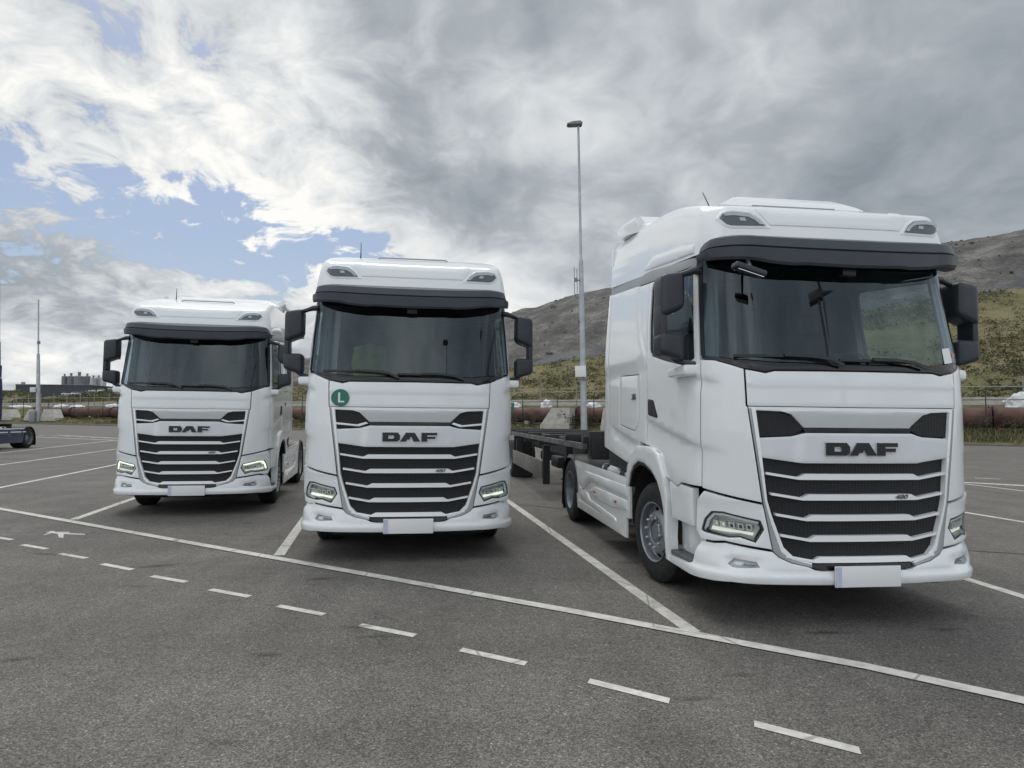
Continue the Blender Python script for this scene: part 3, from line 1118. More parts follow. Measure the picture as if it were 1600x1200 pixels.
    for i, d in enumerate(doors):
        mir = -1 if i else 1
        V3, F = panel_mesh(win, Smap, off=-.018, thick=.004, step=.12, gap=.001, drop=0, ring=0, mirror=bool(i))
        used = sorted({q for f in F for q in f})
        mp = {o_: n_ for n_, o_ in enumerate(used)}
        add_mesh('window', [V3[q] for q in used], [[mp[q] for q in f] for f in F], 'window', d)
        V3, F = panel_mesh(inset_poly(win, -.004), Smap, off=-.012, thick=.03, step=.08, gap=0, drop=0, ring=0, holes=[inset_poly(win, .016)], mirror=bool(i))
        used = sorted({q for f in F for q in f})
        mp = {o_: n_ for n_, o_ in enumerate(used)}
        add_mesh('window_seal', [V3[q] for q in used], [[mp[q] for q in f] for f in F], 'black', d)
        hp = [(2.48, 1.70), (2.49, 1.835), (2.465, 1.85), (2.32, 1.835), (2.26, 1.76), (2.185, 1.668), (2.215, 1.655), (2.46, 1.685)]
        V3, F = panel_mesh(hp, side['fmap'], off=.006, thick=.02, step=.05, gap=0, drop=.002, ring=.006, mirror=bool(i))
        used = sorted({q for f in F for q in f})
        mp = {o_: n_ for n_, o_ in enumerate(used)}
        add_mesh('door_handle', [V3[q] for q in used], [[mp[q] for q in f] for f in F], 'black', d)
        p = Smap(1.40, 2.06, 0)
        box('mirror_foot', ((p.x + .02) * mir, p.y + .08, 2.065), (.14, .42, .095), 'white', d, bevel=.035, seg=3)
    hatch = [(3.52, 2.15), (2.82, 2.125), (2.80, 1.61), (2.94, 1.515), (3.52, 1.58)]
    rear = panel('cab_side', [(2.54, 1.375), (2.74, 1.405), (3.23, 1.145), (4.03, 1.255), (4.03, 3.225), (2.54, 3.098)], 'white', t, side['fmap'], holes=[hatch], step=.05, thick=.05, lines=press2)
    hp_ = panel('storage_hatch', hatch, 'white', t, side['fmap'], step=.06, thick=.03, gap=.005)
    for i, o in enumerate(hp_):
        sg = -1 if i else 1
        text_mesh('cab_badge', 'XG', .085, .003, 'text_grey', o, (lambda q: (lambda u, v, w: (lambda p: Vector((p.x * q, p.y, p.z)))(side['fmap'](2.97 + u * q, v + 1.86, .006 + w))))(sg), xs=1.15, bold=.003)
    panel('rear_fairing', [(4.035, 1.257), (4.23, 1.285), (4.23, 3.25), (4.035, 3.228)], 'white', t, side['fmap'], step=.08, thick=.04)
    panel('cab_skirt', [(3.0, 1.02), (4.2, 1.06), (4.2, 1.29), (3.22, 1.15), (2.95, 1.32)], 'black', t, Smap, off=-.05, thick=.05, step=.10, gap=0)
    panel('roof_band', [(1.26, 2.995), (1.42, 3.012), (1.95, 3.059), (2.54, 3.102), (4.23, 3.245), (4.23, 3.345), (2.54, 3.232), (1.95, 3.158), (1.42, 3.10), (1.25, 3.08)], 'band', t, Smap, off=.004, thick=.03, step=.06, gap=.002)
    # step well beside the wheel
    panel('step_fairing', [(1.345, 1.06), (1.338, .735), (1.83, .735), (1.885, 1.075), (1.70, 1.032), (1.60, 1.068)], 'white', t, Smap, off=.004, step=.05, thick=.06, gap=.005)
    for sg in (1, -1):
        st = box('step', (sg * 1.165, .80, .418), (.13, .52, .04), 'tread', t, bevel=.008)
        box('step_riser', (sg * 1.09, .89, .59), (.03, .74, .35), 'white', st, bevel=.006)
        box('step_tread', (sg * 1.10, .78, .742), (.20, .50, .02), 'rubber', t, bevel=.005)
    arch_o = [(2.36, 1.0), (2.30, 1.13), (2.16, 1.25), (1.93, 1.362), (1.66, 1.372), (1.46, 1.35), (1.30, 1.305), (1.13, 1.09), (1.055, .92), (1.05, .40), (1.02, .345)]
    arch_i = [(1.10, .345), (1.125, .60), (1.16, .80), (1.22, .92), (1.32, 1.04), (1.48, 1.13), (1.70, 1.19), (1.90, 1.20), (2.10, 1.135), (2.22, 1.04), (2.30, .90), (2.36, .88)]
    ao = panel('wheel_arch', [(y + .85, z) for y, z in arch_o] + [(y + .85, z) for y, z in arch_i], 'white', t, Smap, off=.03, thick=.11, step=.05, gap=.001, drop=.005, ring=.011)
    panel('arch_lip', [(y + .85, z) for y, z in arch_i[:-1]] + [(y + .85 + dy, z - dz) for (y, z), dy, dz in zip(arch_i[:-1][::-1], [-.03, -.03, -.02, -.01, 0, 0, .02, .03, .03, .02, .02], [.01, .02, .03, .04, .04, .04, .035, .03, .02, 0, 0])], 'black', t, Smap, off=.012, thick=.10, step=.06, gap=0)
    # ---------------- roof
    V, F = [], []
    ss = [i * 4.23 / 110 for i in range(111)]
    ss = [-q for q in ss[::-1][:-1]] + ss
    vs_ = [j / 40 for j in range(41)]
    for v in vs_:
        for s in ss:
            V.append(Rf(s, v))
    n = len(ss)
    for j in range(len(vs_) - 1):
        for i in range(n - 1):
            F.append((j * n + i, j * n + i + 1, (j + 1) * n + i + 1, (j + 1) * n + i))
    last = (len(vs_) - 1) * n
    for i in range(n // 2):
        a, b_, c, d = last + i, last + i + 1, last + n - 2 - i, last + n - 1 - i
        if b_ == c:
            F.append((a, b_, d))
        else:
            F.append((a, b_, c, d))
    roof = add_mesh('roof', V, F, 'white', t, 45)
    # front fascia grooves: an inset centre panel between the two roof lamps
    q = lambda pts: [r_of(x, z) for x, z in pts]
    panel('roof_fascia', q([(-.60, 3.315), (.60, 3.315), (.70, 3.47), (.62, 3.52), (.50, 3.435), (-.50, 3.435), (-.62, 3.52), (-.70, 3.47)]), 'white', roof, Rmap, both=False, off=.010, thick=.012, step=.06, gap=0, drop=.004, ring=.02)
    rl = [(1.015, 3.375), (.985, 3.418), (.90, 3.432), (.765, 3.415), (.70, 3.37), (.645, 3.303), (.93, 3.305), (.985, 3.335)]
    for o in panel('roof_lamp', q(inset_poly(rl, -.022)), 'white', roof, Rmap, off=.007, thick=.02, step=.03, gap=0, drop=.004, ring=.01):
        pass
    lamps = [k for k in bpy.data.objects if k.parent == roof and k.name.startswith('roof_lamp')]
    for i, o in enumerate(lamps):
        for nm, poly, mat, off in (('lamp_face', rl, 'bezel', .010), ('lamp_strip', [(.985, 3.412), (.90, 3.424), (.768, 3.408), (.706, 3.368), (.66, 3.312), (.690, 3.312), (.728, 3.352), (.782, 3.382), (.90, 3.396), (.97, 3.390)], 'drl_off', .018),
                                   ('lamp_bulb', [(.80, 3.345), (.85, 3.345), (.86, 3.375), (.81, 3.375)], 'reflector', .016), ('lamp_glass', inset_poly(rl, -.003), 'lens_dark', .024)):
            V3, F3 = panel_mesh(q(poly), Rmap, off=off, thick=.008, step=.025, gap=0, drop=0, ring=0, mirror=bool(i))
            used = sorted({a for f in F3 for a in f})
            mp = {a: k for k, a in enumerate(used)}
            add_mesh(nm, [V3[a] for a in used], [[mp[a] for a in f] for f in F3], mat, o)
    panel('roof_trim', [r_side(.62, 3.19), r_side(.95, 3.255), r_side(1.35, 3.31), r_side(1.69, 3.355), r_side(1.80, 3.345), r_side(2.0, 3.275), r_side(1.9, 3.26), r_side(1.2, 3.18), r_side(.62, 3.125)], 'white', roof, Rmap, off=.014, thick=.016, step=.06, gap=0, drop=.006, ring=.02)
    # hatch rim on the roof
    tube('hatch_rail', [(-.46, 1.02, 3.685), (-.42, .985, 3.705), (.42, .985, 3.705), (.46, 1.02, 3.685)], .010, 'band', roof, 8)
    # rear air deflector
    bm = bmesh.new()
    prof = [(1.75, 3.845), (2.0, 3.93), (2.4, 4.005), (2.9, 4.06), (3.10, 4.065), (3.13, 4.03), (3.12, 3.90), (2.7, 3.86)]
    xs_ = [-1.15, -1.135, -1.08, -.8, -.4, 0, .4, .8, 1.08, 1.135, 1.15]
    rows = []
    for x in xs_:
        q_ = abs(x)
        dz = -.05 if q_ > 1.14 else (-.012 if q_ > 1.12 else 0)
        rows.append([bm.verts.new((x * (1 - .10 * (2.4 - y) / .65 if y < 2.4 else 1), y + (.42 * sstep(q_, .5, 1.15) if y < 2.1 else 0), z + dz * (1 if k < 5 else 0))) for k, (y, z) in enumerate(prof)])
    for r0, r1 in zip(rows, rows[1:]):
        for k in range(len(prof)):
            bm.faces.new((r0[k], r0[(k + 1) % len(prof)], r1[(k + 1) % len(prof)], r1[k]))
    bm.faces.new(rows[0])
    bm.faces.new(rows[-1])
    from_bm('roof_deflector', bm, 'white', t, 40)
    box('cab_back', (0, 3.36, 2.55), (2.30, .04, 2.60), 'white', t, bevel=.01)
    # ---------------- visor
    bm = bmesh.new()
    pth = []
    for i in range(49):
        a = -1 + 2 * i / 48
        s = abs(a)
        if s < .70:
            x = s / .70 * .86
            y = .045 + .080 * (x / .95) ** 2
        else:
            th = (s - .70) / .30 * math.pi / 2 * .93
            x = .86 + .348 * math.sin(th)
            y = .045 + .080 * (x / .95) ** 2 + .36 * (1 - math.cos(th))
        pth.append((math.copysign(x, a), y, s))
    rows = []
    for i, (x, y, s) in enumerate(pth):
        p0, p1 = pth[max(0, i - 1)], pth[min(48, i + 1)]
        tx, ty = p1[0] - p0[0], p1[1] - p0[1]
        L = math.hypot(tx, ty)
        nx, ny = ty / L, -tx / L
        up = .075 * s ** 2.2 - .03 * sstep(s, .9, 1.0)
        low = .10 * s ** 2.0 - .012 * sstep(s, .34, .42) * (1 - sstep(s, .55, .7))
        sec = [(-.20, 3.190 + up * .4), (-.10, 3.165 + up * .6), (-.042, 3.136 + up * .7), (-.030, 3.100 + up * .7), (-.024, 3.060 + up * .75), (-.036, 3.050 + up * .75), (0, 3.034 + up * .8), (-.010, 2.930 + low), (-.024, 2.908 + low), (-.20, 2.990 + low * .6)]
        cut = .035 * sstep(s, .88, 1.0)
        rows.append([bm.verts.new((x + nx * o - math.copysign(cut, x) * (z - 2.98) / .2, y + ny * o, z)) for o, z in sec])
    for r0, r1 in zip(rows, rows[1:]):
        for k in range(len(r0)):
            bm.faces.new((r0[k], r0[(k + 1) % len(r0)], r1[(k + 1) % len(r0)], r1[k]))
    bm.faces.new(rows[0])
    bm.faces.new(rows[-1])
    from_bm('sun_visor', bm, 'visor', t, 24)
    # ---------------- mirrors
    def blob_box(name, c, size, bevel, mat, parent, shape=None):
        bm2 = bmesh.new()
        vv = bm_box(bm2, (0, 0, 0), size, None, bevel, 4)
        for v in bm2.verts:
            if shape:
                v.co = shape(v.co)
            v.co = v.co + Vector(c)
        return from_bm(name, bm2, mat, parent, 50)
    mroot = blob_box('mirror', (1.398, .60, 2.735), (.215, .25, .36), .055, 'mirror_plastic', t,
                     lambda p: Vector((p.x, p.y, p.z - .03 * max(0, p.x / .107) * (p.z < 0) + .018 * (-p.x / .107) * (p.z > 0) + .06 * (p.z < 0) * max(0, -p.x / .107))))
    blob_box('mirror_stem', (1.478, .60, 2.49), (.056, .20, .30), .02, 'mirror_plastic', mroot)
    blob_box('wide_mirror', (1.402, .60, 2.283), (.22, .23, .22), .05, 'mirror_plastic', mroot,
             lambda p: Vector((p.x, p.y, p.z + .03 * (p.x / .107) * (p.z < 0))))
    tube('mirror_arm', [(1.33, .60, 2.905), (1.24, .58, 2.935), (1.19, .57, 2.95), (1.12, .56, 2.955)], [.026, .026, .034, .036], 'mirror_plastic', mroot, 8)
    tube('mirror_arm', [(1.37, .60, 2.18), (1.32, .57, 2.145), (1.24, .52, 2.125), (1.17, .46, 2.118)], [.022, .024, .026, .028], 'mirror_plastic', mroot, 8)
    box('mirror_face', (1.396, .73, 2.735), (.17, .006, .29), 'mirror_glass', mroot, bevel=.002)
    box('wide_mirror_face', (1.400, .72, 2.283), (.17, .006, .17), 'mirror_glass', mroot, bevel=.002)
    mirrored(mroot, t)
    # ---------------- plate
    pl = box('number_plate', (0, -.028, .412), (.56, .012, .165), 'plate', t, bevel=.005)
    box('plate_band', (-.252, -.0358, .412), (.05, .003, .155), 'plate_blue', pl)
    box('plate_holder', (0, -.012, .412), (.50, .022, .13), 'black', pl)
    # ---------------- cab interior
    inn = box('dashboard', (0, .62, 1.86), (2.1, .62, .40), 'cabin', t, bevel=.07, seg=3)
    box('dash_screen', (.32, .42, 2.085), (.42, .06, .10), 'gloss', inn, bevel=.01)
    box('dash_post', (-.02, .32, 2.15), (.07, .05, .14), 'black', inn, bevel=.01)
    box('cab_floor', (0, 1.9, 1.40), (2.30, 2.9, .08), 'cabin', t)
    box('cab_bulkhead', (0, 2.75, 2.30), (2.28, .05, 1.75), 'cabin', t)
    box('bunk', (0, 2.35, 1.95), (2.2, .75, .22), 'seat', t, bevel=.06)
    box('cab_headliner', (0, 1.70, 3.04), (2.2, 2.35, .05), 'cabin', t)
    for sg in (1, -1):
        seat = box('seat', (sg * .58, 1.45, 1.80), (.52, .52, .16), 'seat', t, bevel=.05)
        box('seat_back', (sg * .58, 1.72, 2.20), (.50, .16, .72), 'seat', seat, rot=Matrix.Rotation(R(-12), 3, 'X'), bevel=.06, seg=3)
        box('headrest', (sg * .58, 1.80, 2.66), (.28, .11, .20), 'seat', seat, rot=Matrix.Rotation(R(-8), 3, 'X'), bevel=.04, seg=3)
        box('seat_base', (sg * .58, 1.45, 1.58), (.40, .44, .30), 'shell', seat)
        if sg > 0:
            continue
        bm = bmesh.new()
        rows = []
        for k in range(15):
            p = Smap(sg * (1.16 - k * .006), 2.2, -.06)
            yy = .50 + k * .012
            xx = sg * (1.13 - .03 * (k % 2) - .014 * k)
            rows.append([bm.verts.new((xx, yy, 2.05)), bm.verts.new((xx - sg * .05, yy + .12, 3.0))])
        for r0, r1 in zip(rows, rows[1:]):
            bm.faces.new((r0[0], r1[0], r1[1], r0[1]))
        cu = from_bm('curtain', bm, 'curtain', t, 60)
    bm = bmesh.new()
    cR = Matrix.Rotation(R(-62), 3, 'X')
    for k in range(28):
        pass
    ring = [Vector((.58, 1.08, 2.10)) + cR @ Vector((.225 * math.cos(2 * math.pi * k / 28), .225 * math.sin(2 * math.pi * k / 28), 0)) for k in range(29)]
    bm_tube(bm, ring, .016, 8, False)
    sw = from_bm('steering_wheel', bm, 'black', t, 60)
    tube('steering_column', [(.58, 1.08, 2.09), (.58, .86, 1.90)], .05, 'black', sw, 10)
    box('steering_spokes', (.58, 1.075, 2.098), (.42, .06, .02), 'black', sw, rot=cR, bevel=.006)
    # ---------------- chassis
    fr = box('chassis_rail', (.40, 3.6, .90), (.085, 5.5, .27), 'dark', t)
    box('chassis_rail', (-.40, 3.6, .90), (.085, 5.5, .27), 'dark', t)
    for y in (.9, 2.4, 3.9, 4.8, 6.25):
        box('cross_member', (0, y, .90), (.72, .09, .20), 'dark', t)
    box('engine_block', (0, 1.5, 1.0), (.62, 1.3, .62), 'shell', t)
    box('underbody', (0, .85, .52), (1.75, 1.1, .50), 'shell', t)  # lowered and widened to darken the ground below
    box('gearbox_fill', (0, 2.75, .62), (.95, 1.5, .52), 'shell', t, bevel=.08)  # this and the next box are added to block light beneath the chassis
    box('battery_box_fill', (0, 4.3, .62), (1.6, .7, .44), 'shell', t, bevel=.03)
    tube('front_axle', [(-.95, 1.64, .46), (-.5, 1.64, .38), (.5, 1.64, .38), (.95, 1.64, .46)], .07, 'dark', t, 8)
    bm = bmesh.new()
    bm_lathe(bm, [(-.7, .09), (-.25, .11), (-.22, .22), (0, .25), (.22, .22), (.25, .11), (.7, .09)], 14, 'X', (0, 5.68, .5))
    from_bm('rear_axle', bm, 'dark', t)
    for sg in (1, -1):
        bm = bmesh.new()
        bm_box(bm, (sg * .86, 3.35, .71), (.56, 1.35, .68), None, .12, 3)
        tk = from_bm('fuel_tank' if sg > 0 else 'exhaust_box', bm, 'alloy', t, 40)
        for y in (2.95, 3.75):
            box('tank_strap', (sg * .86, y, .71), (.578, .05, .698), 'black', tk, bevel=.11)
        tube('tank_cap', [(sg * .95, 3.05, 1.03), (sg * .95, 3.05, 1.10)], .06, 'black', tk, 12)
    # air hoses and step behind the cab
    box('catwalk', (0, 4.35, 1.06), (.80, .75, .03), 'alloy', t)
    box('air_tank_shelf', (0, 3.75, .98), (1.7, .5, .06), 'dark', t)
    for k, x in enumerate((-.30, -.18, .20)):
        tube('coil_hose', [(x, 3.42, 1.9), (x - .05, 3.62, 1.45), (x + .1, 3.95, 1.25), (x, 4.5, 1.30)], .016, 'orange' if k == 2 else 'black', t, 6)
    bm = bmesh.new()
    bm_prism(bm, [(-.45, 5.0), (.45, 5.0), (.48, 5.6), (.20, 6.05), (.06, 5.75), (-.06, 5.75), (-.20, 6.05), (-.48, 5.6)], lambda u, v: Vector((u, v, 1.18)), lambda u, v: Vector((u, v, 1.12)))
    fw = from_bm('fifth_wheel', bm, 'dark', t, 30)
    box('fifth_wheel_base', (0, 5.5, 1.08), (.86, .35, .08), 'dark', fw)
    # side skirts with pressed fields
    sk = panel('side_skirt', [(2.40, .515), (2.545, .505), (2.54, .275), (5.14, .29), (5.34, .985), (5.30, .995), (2.40, .965)], 'white', t, lambda u, v, o: Vector((1.208 + o, u, v)), step=.15, thick=.03, gap=0, drop=.004, ring=.015)
    for i, o in enumerate(sk):
        mir = bool(i)
        for poly in ([(5.02, .70), (4.62, .885), (2.50, .868), (2.50, .755), (4.25, .775), (4.52, .66), (4.75, .60)],
                     [(5.00, .62), (4.85, .45), (3.3, .385), (2.95, .40), (3.0, .44), (4.30, .505), (4.42, .575)],
                     [(4.30, .62), (4.05, .715), (2.50, .70), (2.50, .60), (3.05, .56), (4.05, .575)]):
            V3, F3 = panel_mesh(poly, lambda u, v, oo: Vector((1.208 + oo, u, v)), off=.016, thick=.016, step=.2, gap=0, drop=.007, ring=.014, mirror=mir)
            used = sorted({a for f in F3 for a in f})
            mp = {a: k for k, a in enumerate(used)}
            add_mesh('skirt_pressing', [V3[a] for a in used], [[mp[a] for a in f] for f in F3], 'white', o, 60)
        sg = -1 if mir else 1
        for y in (2.92, 3.98):
            box('side_marker', (sg * 1.232, y, .645), (.014, .075, .028), 'orange', o, bevel=.004)
    # mudguards
    for sg in (1, -1):
        bm = bmesh.new()
        rows = []
        arc = [(5.68 + .60 * math.cos(a), .49 + .60 * math.sin(a)) for a in [R(4 + k * 172 / 18) for k in range(19)]]
        arc = [(6.30, .20), (6.295, .38)] + arc
        for y, z in arc:
            z = min(z, 1.065)
            dy, dz = (y - 5.68), (z - .49)
            L = math.hypot(dy, dz)
            iy, iz = y - dy / L * .03, z - dz / L * .03
            rows.append([bm.verts.new(p) for p in ((sg * .58, y, z), (sg * 1.19, y, z), (sg * 1.225, iy, iz - .02), (sg * .58, iy, iz))])
        for r0, r1 in zip(rows, rows[1:]):
            for k in range(4):
                bm.faces.new((r0[k], r0[(k + 1) % 4], r1[(k + 1) % 4], r1[k]))
        bm.faces.new(rows[0])
        bm.faces.new(rows[-1])
        mg = from_bm('mudguard', bm, 'black', t, 45)
        box('mud_flap', (sg * .89, 6.30, .33), (.62, .015, .42), 'rubber', mg)
        box('tail_lamp', (sg * .80, 6.42, .85), (.42, .06, .13), 'tail', t, bevel=.01)
        # liner of the front wheel housing
        bm = bmesh.new()
        rows = []
        for k in range(15):
            a = R(-8 + k * 196 / 14)
            y, z = 1.70 + .64 * math.cos(a), .56 + .64 * math.sin(a)
            rows.append([bm.verts.new((sg * .70, y, z)), bm.verts.new((sg * 1.19, y, z))])
        for r0, r1 in zip(rows, rows[1:]):
            bm.faces.new((r0[0], r0[1], r1[1], r1[0]))
        bm.faces.new([r[0] for r in rows])
        from_bm('wheel_liner', bm, 'shell', t, 60)
    # wheels
    for y, xo, front in ((1.64, 1.205, True), (5.68, 1.215, False)):
        w = bpy.data.objects.new('wheel', None)
        w.empty_display_size = .2
        w.parent = t
        col.objects.link(w)
        tyre, rim = make_wheel('wheel', y, xo, w, front)
        w2 = bpy.data.objects.new('wheel', None)
        w2.empty_display_size = .2
        w2.parent = t
        col.objects.link(w2)
        mirrored(tyre, w2)
        mirrored(rim, w2)
    return t


# ------------------------------------------------------------------ the car park
def ray(px, py):
    """direction of a point of the photograph (only used to lay things out on the ground)"""
    x, y = px - 800, py - 600
    cr, sr = math.cos(CAM_ROLL), math.sin(CAM_ROLL)
    x, y = cr * x + sr * y, -sr * x + cr * y
    r, u = x / CAM_F, -y / CAM_F
    cp, sp = math.cos(CAM_PITCH), math.sin(CAM_PITCH)
    return Vector((r, cp - u * sp, sp + u * cp))


def on_ground(px, py, z=0.0):
    d = ray(px, py)
    return d * ((z - CAM_H) / d.z) + Vector((0, 0, CAM_H))


def at_dist(px, py, Y):
    d = ray(px, py)
    return d * (Y / d.y) + Vector((0, 0, CAM_H))


def asphalt():
    m, nt, b = new_mat('asphalt')
    n_, l_ = nt.nodes, nt.links
    tc = n_.new('ShaderNodeTexCoord')

    def noise_(scale, detail=6, rough=.6, vec=None, dist=0.0):
        n = n_.new('ShaderNodeTexNoise')
        n.inputs['Scale'].default_value = scale
        n.inputs['Detail'].default_value = detail
        n.inputs['Roughness'].default_value = rough
        n.inputs['Distortion'].default_value = dist
        l_.new(vec or tc.outputs['Object'], n.inputs['Vector'])
        return n.outputs['Fac']

    def rng(x, a, b_, c, d, cl=True):
        r = n_.new('ShaderNodeMapRange')
        r.clamp = cl
        for k, v in zip(('From Min', 'From Max', 'To Min', 'To Max'), (a, b_, c, d)):
            r.inputs[k].default_value = v
        l_.new(x, r.inputs['Value'])
        return r.outputs[0]

    def mul(a, b_):
        q = n_.new('ShaderNodeMath')
        q.operation = 'MULTIPLY'
        l_.new(a, q.inputs[0])
        if isinstance(b_, float):
            q.inputs[1].default_value = b_
        else:
            l_.new(b_, q.inputs[1])
        return q.outputs[0]
    # stones in binder
    vo = n_.new('ShaderNodeTexVoronoi')
    vo.inputs['Scale'].default_value = 105
    l_.new(tc.outputs['Object'], vo.inputs['Vector'])
    sp = n_.new('ShaderNodeSeparateColor')
    l_.new(vo.outputs['Color'], sp.inputs[0])
    stone = rng(sp.outputs[0], 0, 1, .55, 1.45)
    edge = rng(vo.outputs['Distance'], .15, .62, 1.12, .62)
    vo2 = n_.new('ShaderNodeTexVoronoi')
    vo2.inputs['Scale'].default_value = 85
    l_.new(tc.outputs['Object'], vo2.inputs['Vector'])
    sp2 = n_.new('ShaderNodeSeparateColor')
    l_.new(vo2.outputs['Color'], sp2.inputs[0])
    chips = rng(sp2.outputs[1], .92, 1.0, 1.0, 1.8)
    # wear: broad lanes, patches, fine blotches
    mp = n_.new('ShaderNodeMapping')
    mp.inputs['Rotation'].default_value = (0, 0, R(-34))
    mp.inputs['Scale'].default_value = (.35, 1.6, 1)
    l_.new(tc.outputs['Object'], mp.inputs[0])
    lanes = rng(noise_(.55, 5, .55, mp.outputs[0], .3), .3, .7, .86, 1.12)
    patch = rng(noise_(.9, 7, .65), .3, .72, .84, 1.14)
    blot = rng(noise_(7, 6, .7), .3, .7, .88, 1.12)
    oil = rng(noise_(1.7, 6, .55, None, .6), .64, .76, 1.0, .72)
    # wheel tracks running into the bays, and hairline cracks
    mp2 = n_.new('ShaderNodeMapping')
    mp2.inputs['Rotation'].default_value = (0, 0, R(-11.2))
    mp2.inputs['Scale'].default_value = (2.2, .10, 1)
    l_.new(tc.outputs['Object'], mp2.inputs[0])
    tracks = rng(noise_(.9, 4, .5, mp2.outputs[0], .15), .35, .68, 1.06, .86)
    wob = n_.new('ShaderNodeTexNoise')
    wob.inputs['Scale'].default_value = .8
    wob.inputs['Detail'].default_value = 5
    l_.new(tc.outputs['Object'], wob.inputs['Vector'])
    wv = n_.new('ShaderNodeVectorMath')
    wv.operation = 'MULTIPLY_ADD'
    wv.inputs[1].default_value = (1.6, 1.6, 0)
    l_.new(wob.outputs['Color'], wv.inputs[0])
    l_.new(tc.outputs['Object'], wv.inputs[2])
    vc = n_.new('ShaderNodeTexVoronoi')
    vc.feature = 'DISTANCE_TO_EDGE'
    vc.inputs['Scale'].default_value = .16
    l_.new(wv.outputs[0], vc.inputs['Vector'])
    crack = rng(vc.outputs['Distance'], .0004, .0014, .72, 1.0)
    v = mul(mul(mul(stone, edge), mul(lanes, patch)), mul(mul(blot, chips), oil))
    v = mul(mul(v, tracks), crack)
    mx = n_.new('ShaderNodeVectorMath')
    mx.operation = 'SCALE'
    mx.inputs[0].default_value = (.170, .160, .147)
    l_.new(v, mx.inputs['Scale'])
    l_.new(mx.outputs[0], b.inputs['Base Color'])
    b.inputs['Roughness'].default_value = .82
    b.inputs['Specular IOR Level'].default_value = .35
    bp = n_.new('ShaderNodeBump')
    bp.inputs['Strength'].default_value = .6
    bp.inputs['Distance'].default_value = .004
    l_.new(vo.outputs['Distance'], bp.inputs['Height'])
    bp.invert = True
    l_.new(bp.outputs[0], b.inputs['Normal'])
    return m


def line_paint():
    """thermoplastic marking: worn through in spots, ragged at the rim, cut by fine cracks"""
    m, nt, b = new_mat('line_paint')
    n_, l_ = nt.nodes, nt.links
    tc = n_.new('ShaderNodeTexCoord')

    def noise_(scale, detail=6, rough=.65):
        n = n_.new('ShaderNodeTexNoise')
        n.inputs['Scale'].default_value = scale
        n.inputs['Detail'].default_value = detail
        n.inputs['Roughness'].default_value = rough
        l_.new(tc.outputs['Object'], n.inputs['Vector'])
        return n.outputs['Fac']

    def mth(op, a, b_=None, c=None):
        q = n_.new('ShaderNodeMath')
        q.operation = op
        for i, v in enumerate((a, b_, c)):
            if v is None:
                continue
            if isinstance(v, (int, float)):
                q.inputs[i].default_value = v
            else:
                l_.new(v, q.inputs[i])
        return q.outputs[0]

    def rng(x, a, b_, c, d):
        r = n_.new('ShaderNodeMapRange')
        for k, v in zip(('From Min', 'From Max', 'To Min', 'To Max'), (a, b_, c, d)):
            r.inputs[k].default_value = v
        l_.new(x, r.inputs['Value'])
        return r.outputs[0]
    fine, mid, big = noise_(130, 4), noise_(9, 6), noise_(1.1, 4)
    dirt = mth('ADD', mth('MULTIPLY', mid, .8), mth('MULTIPLY', big, .6))
    mx = n_.new('ShaderNodeMix')
    mx.data_type = 'RGBA'
    mx.inputs['A'].default_value = (.36, .35, .32, 1)
    mx.inputs['B'].default_value = (.62, .61, .57, 1)
    l_.new(rng(dirt, .52, .82, 0, 1), mx.inputs['Factor'])
    l_.new(mx.outputs['Result'], b.inputs['Base Color'])
    b.inputs['Roughness'].default_value = .7
    sp = n_.new('ShaderNodeSeparateXYZ')
    l_.new(tc.outputs['UV'], sp.inputs[0])
    rim = mth('MINIMUM', sp.outputs[1], mth('SUBTRACT', 1.0, sp.outputs[1]))
    rag = mth('SUBTRACT', rim, mth('MULTIPLY', mth('ADD', fine, mid), .10))
    edge_a = rng(rag, -.065, -.035, 0, 1)
    wear = mth('ADD', mth('MULTIPLY', fine, .55), mth('ADD', mth('MULTIPLY', mid, .55), mth('MULTIPLY', big, .35)))
    wear_a = rng(wear, .45, .57, .25, 1)
    # cracks
    vc = n_.new('ShaderNodeTexVoronoi')
    vc.feature = 'DISTANCE_TO_EDGE'
    vc.inputs['Scale'].default_value = .7
    mp = n_.new('ShaderNodeMapping')
    mp.inputs['Scale'].default_value = (1, 1, 0)
    l_.new(tc.outputs['Object'], mp.inputs[0])
    l_.new(mp.outputs[0], vc.inputs['Vector'])
    cr = rng(vc.outputs['Distance'], .002, .007, .55, 1)
    l_.new(mth('MULTIPLY', mth('MULTIPLY', edge_a, wear_a), cr), b.inputs['Alpha'])
    return m


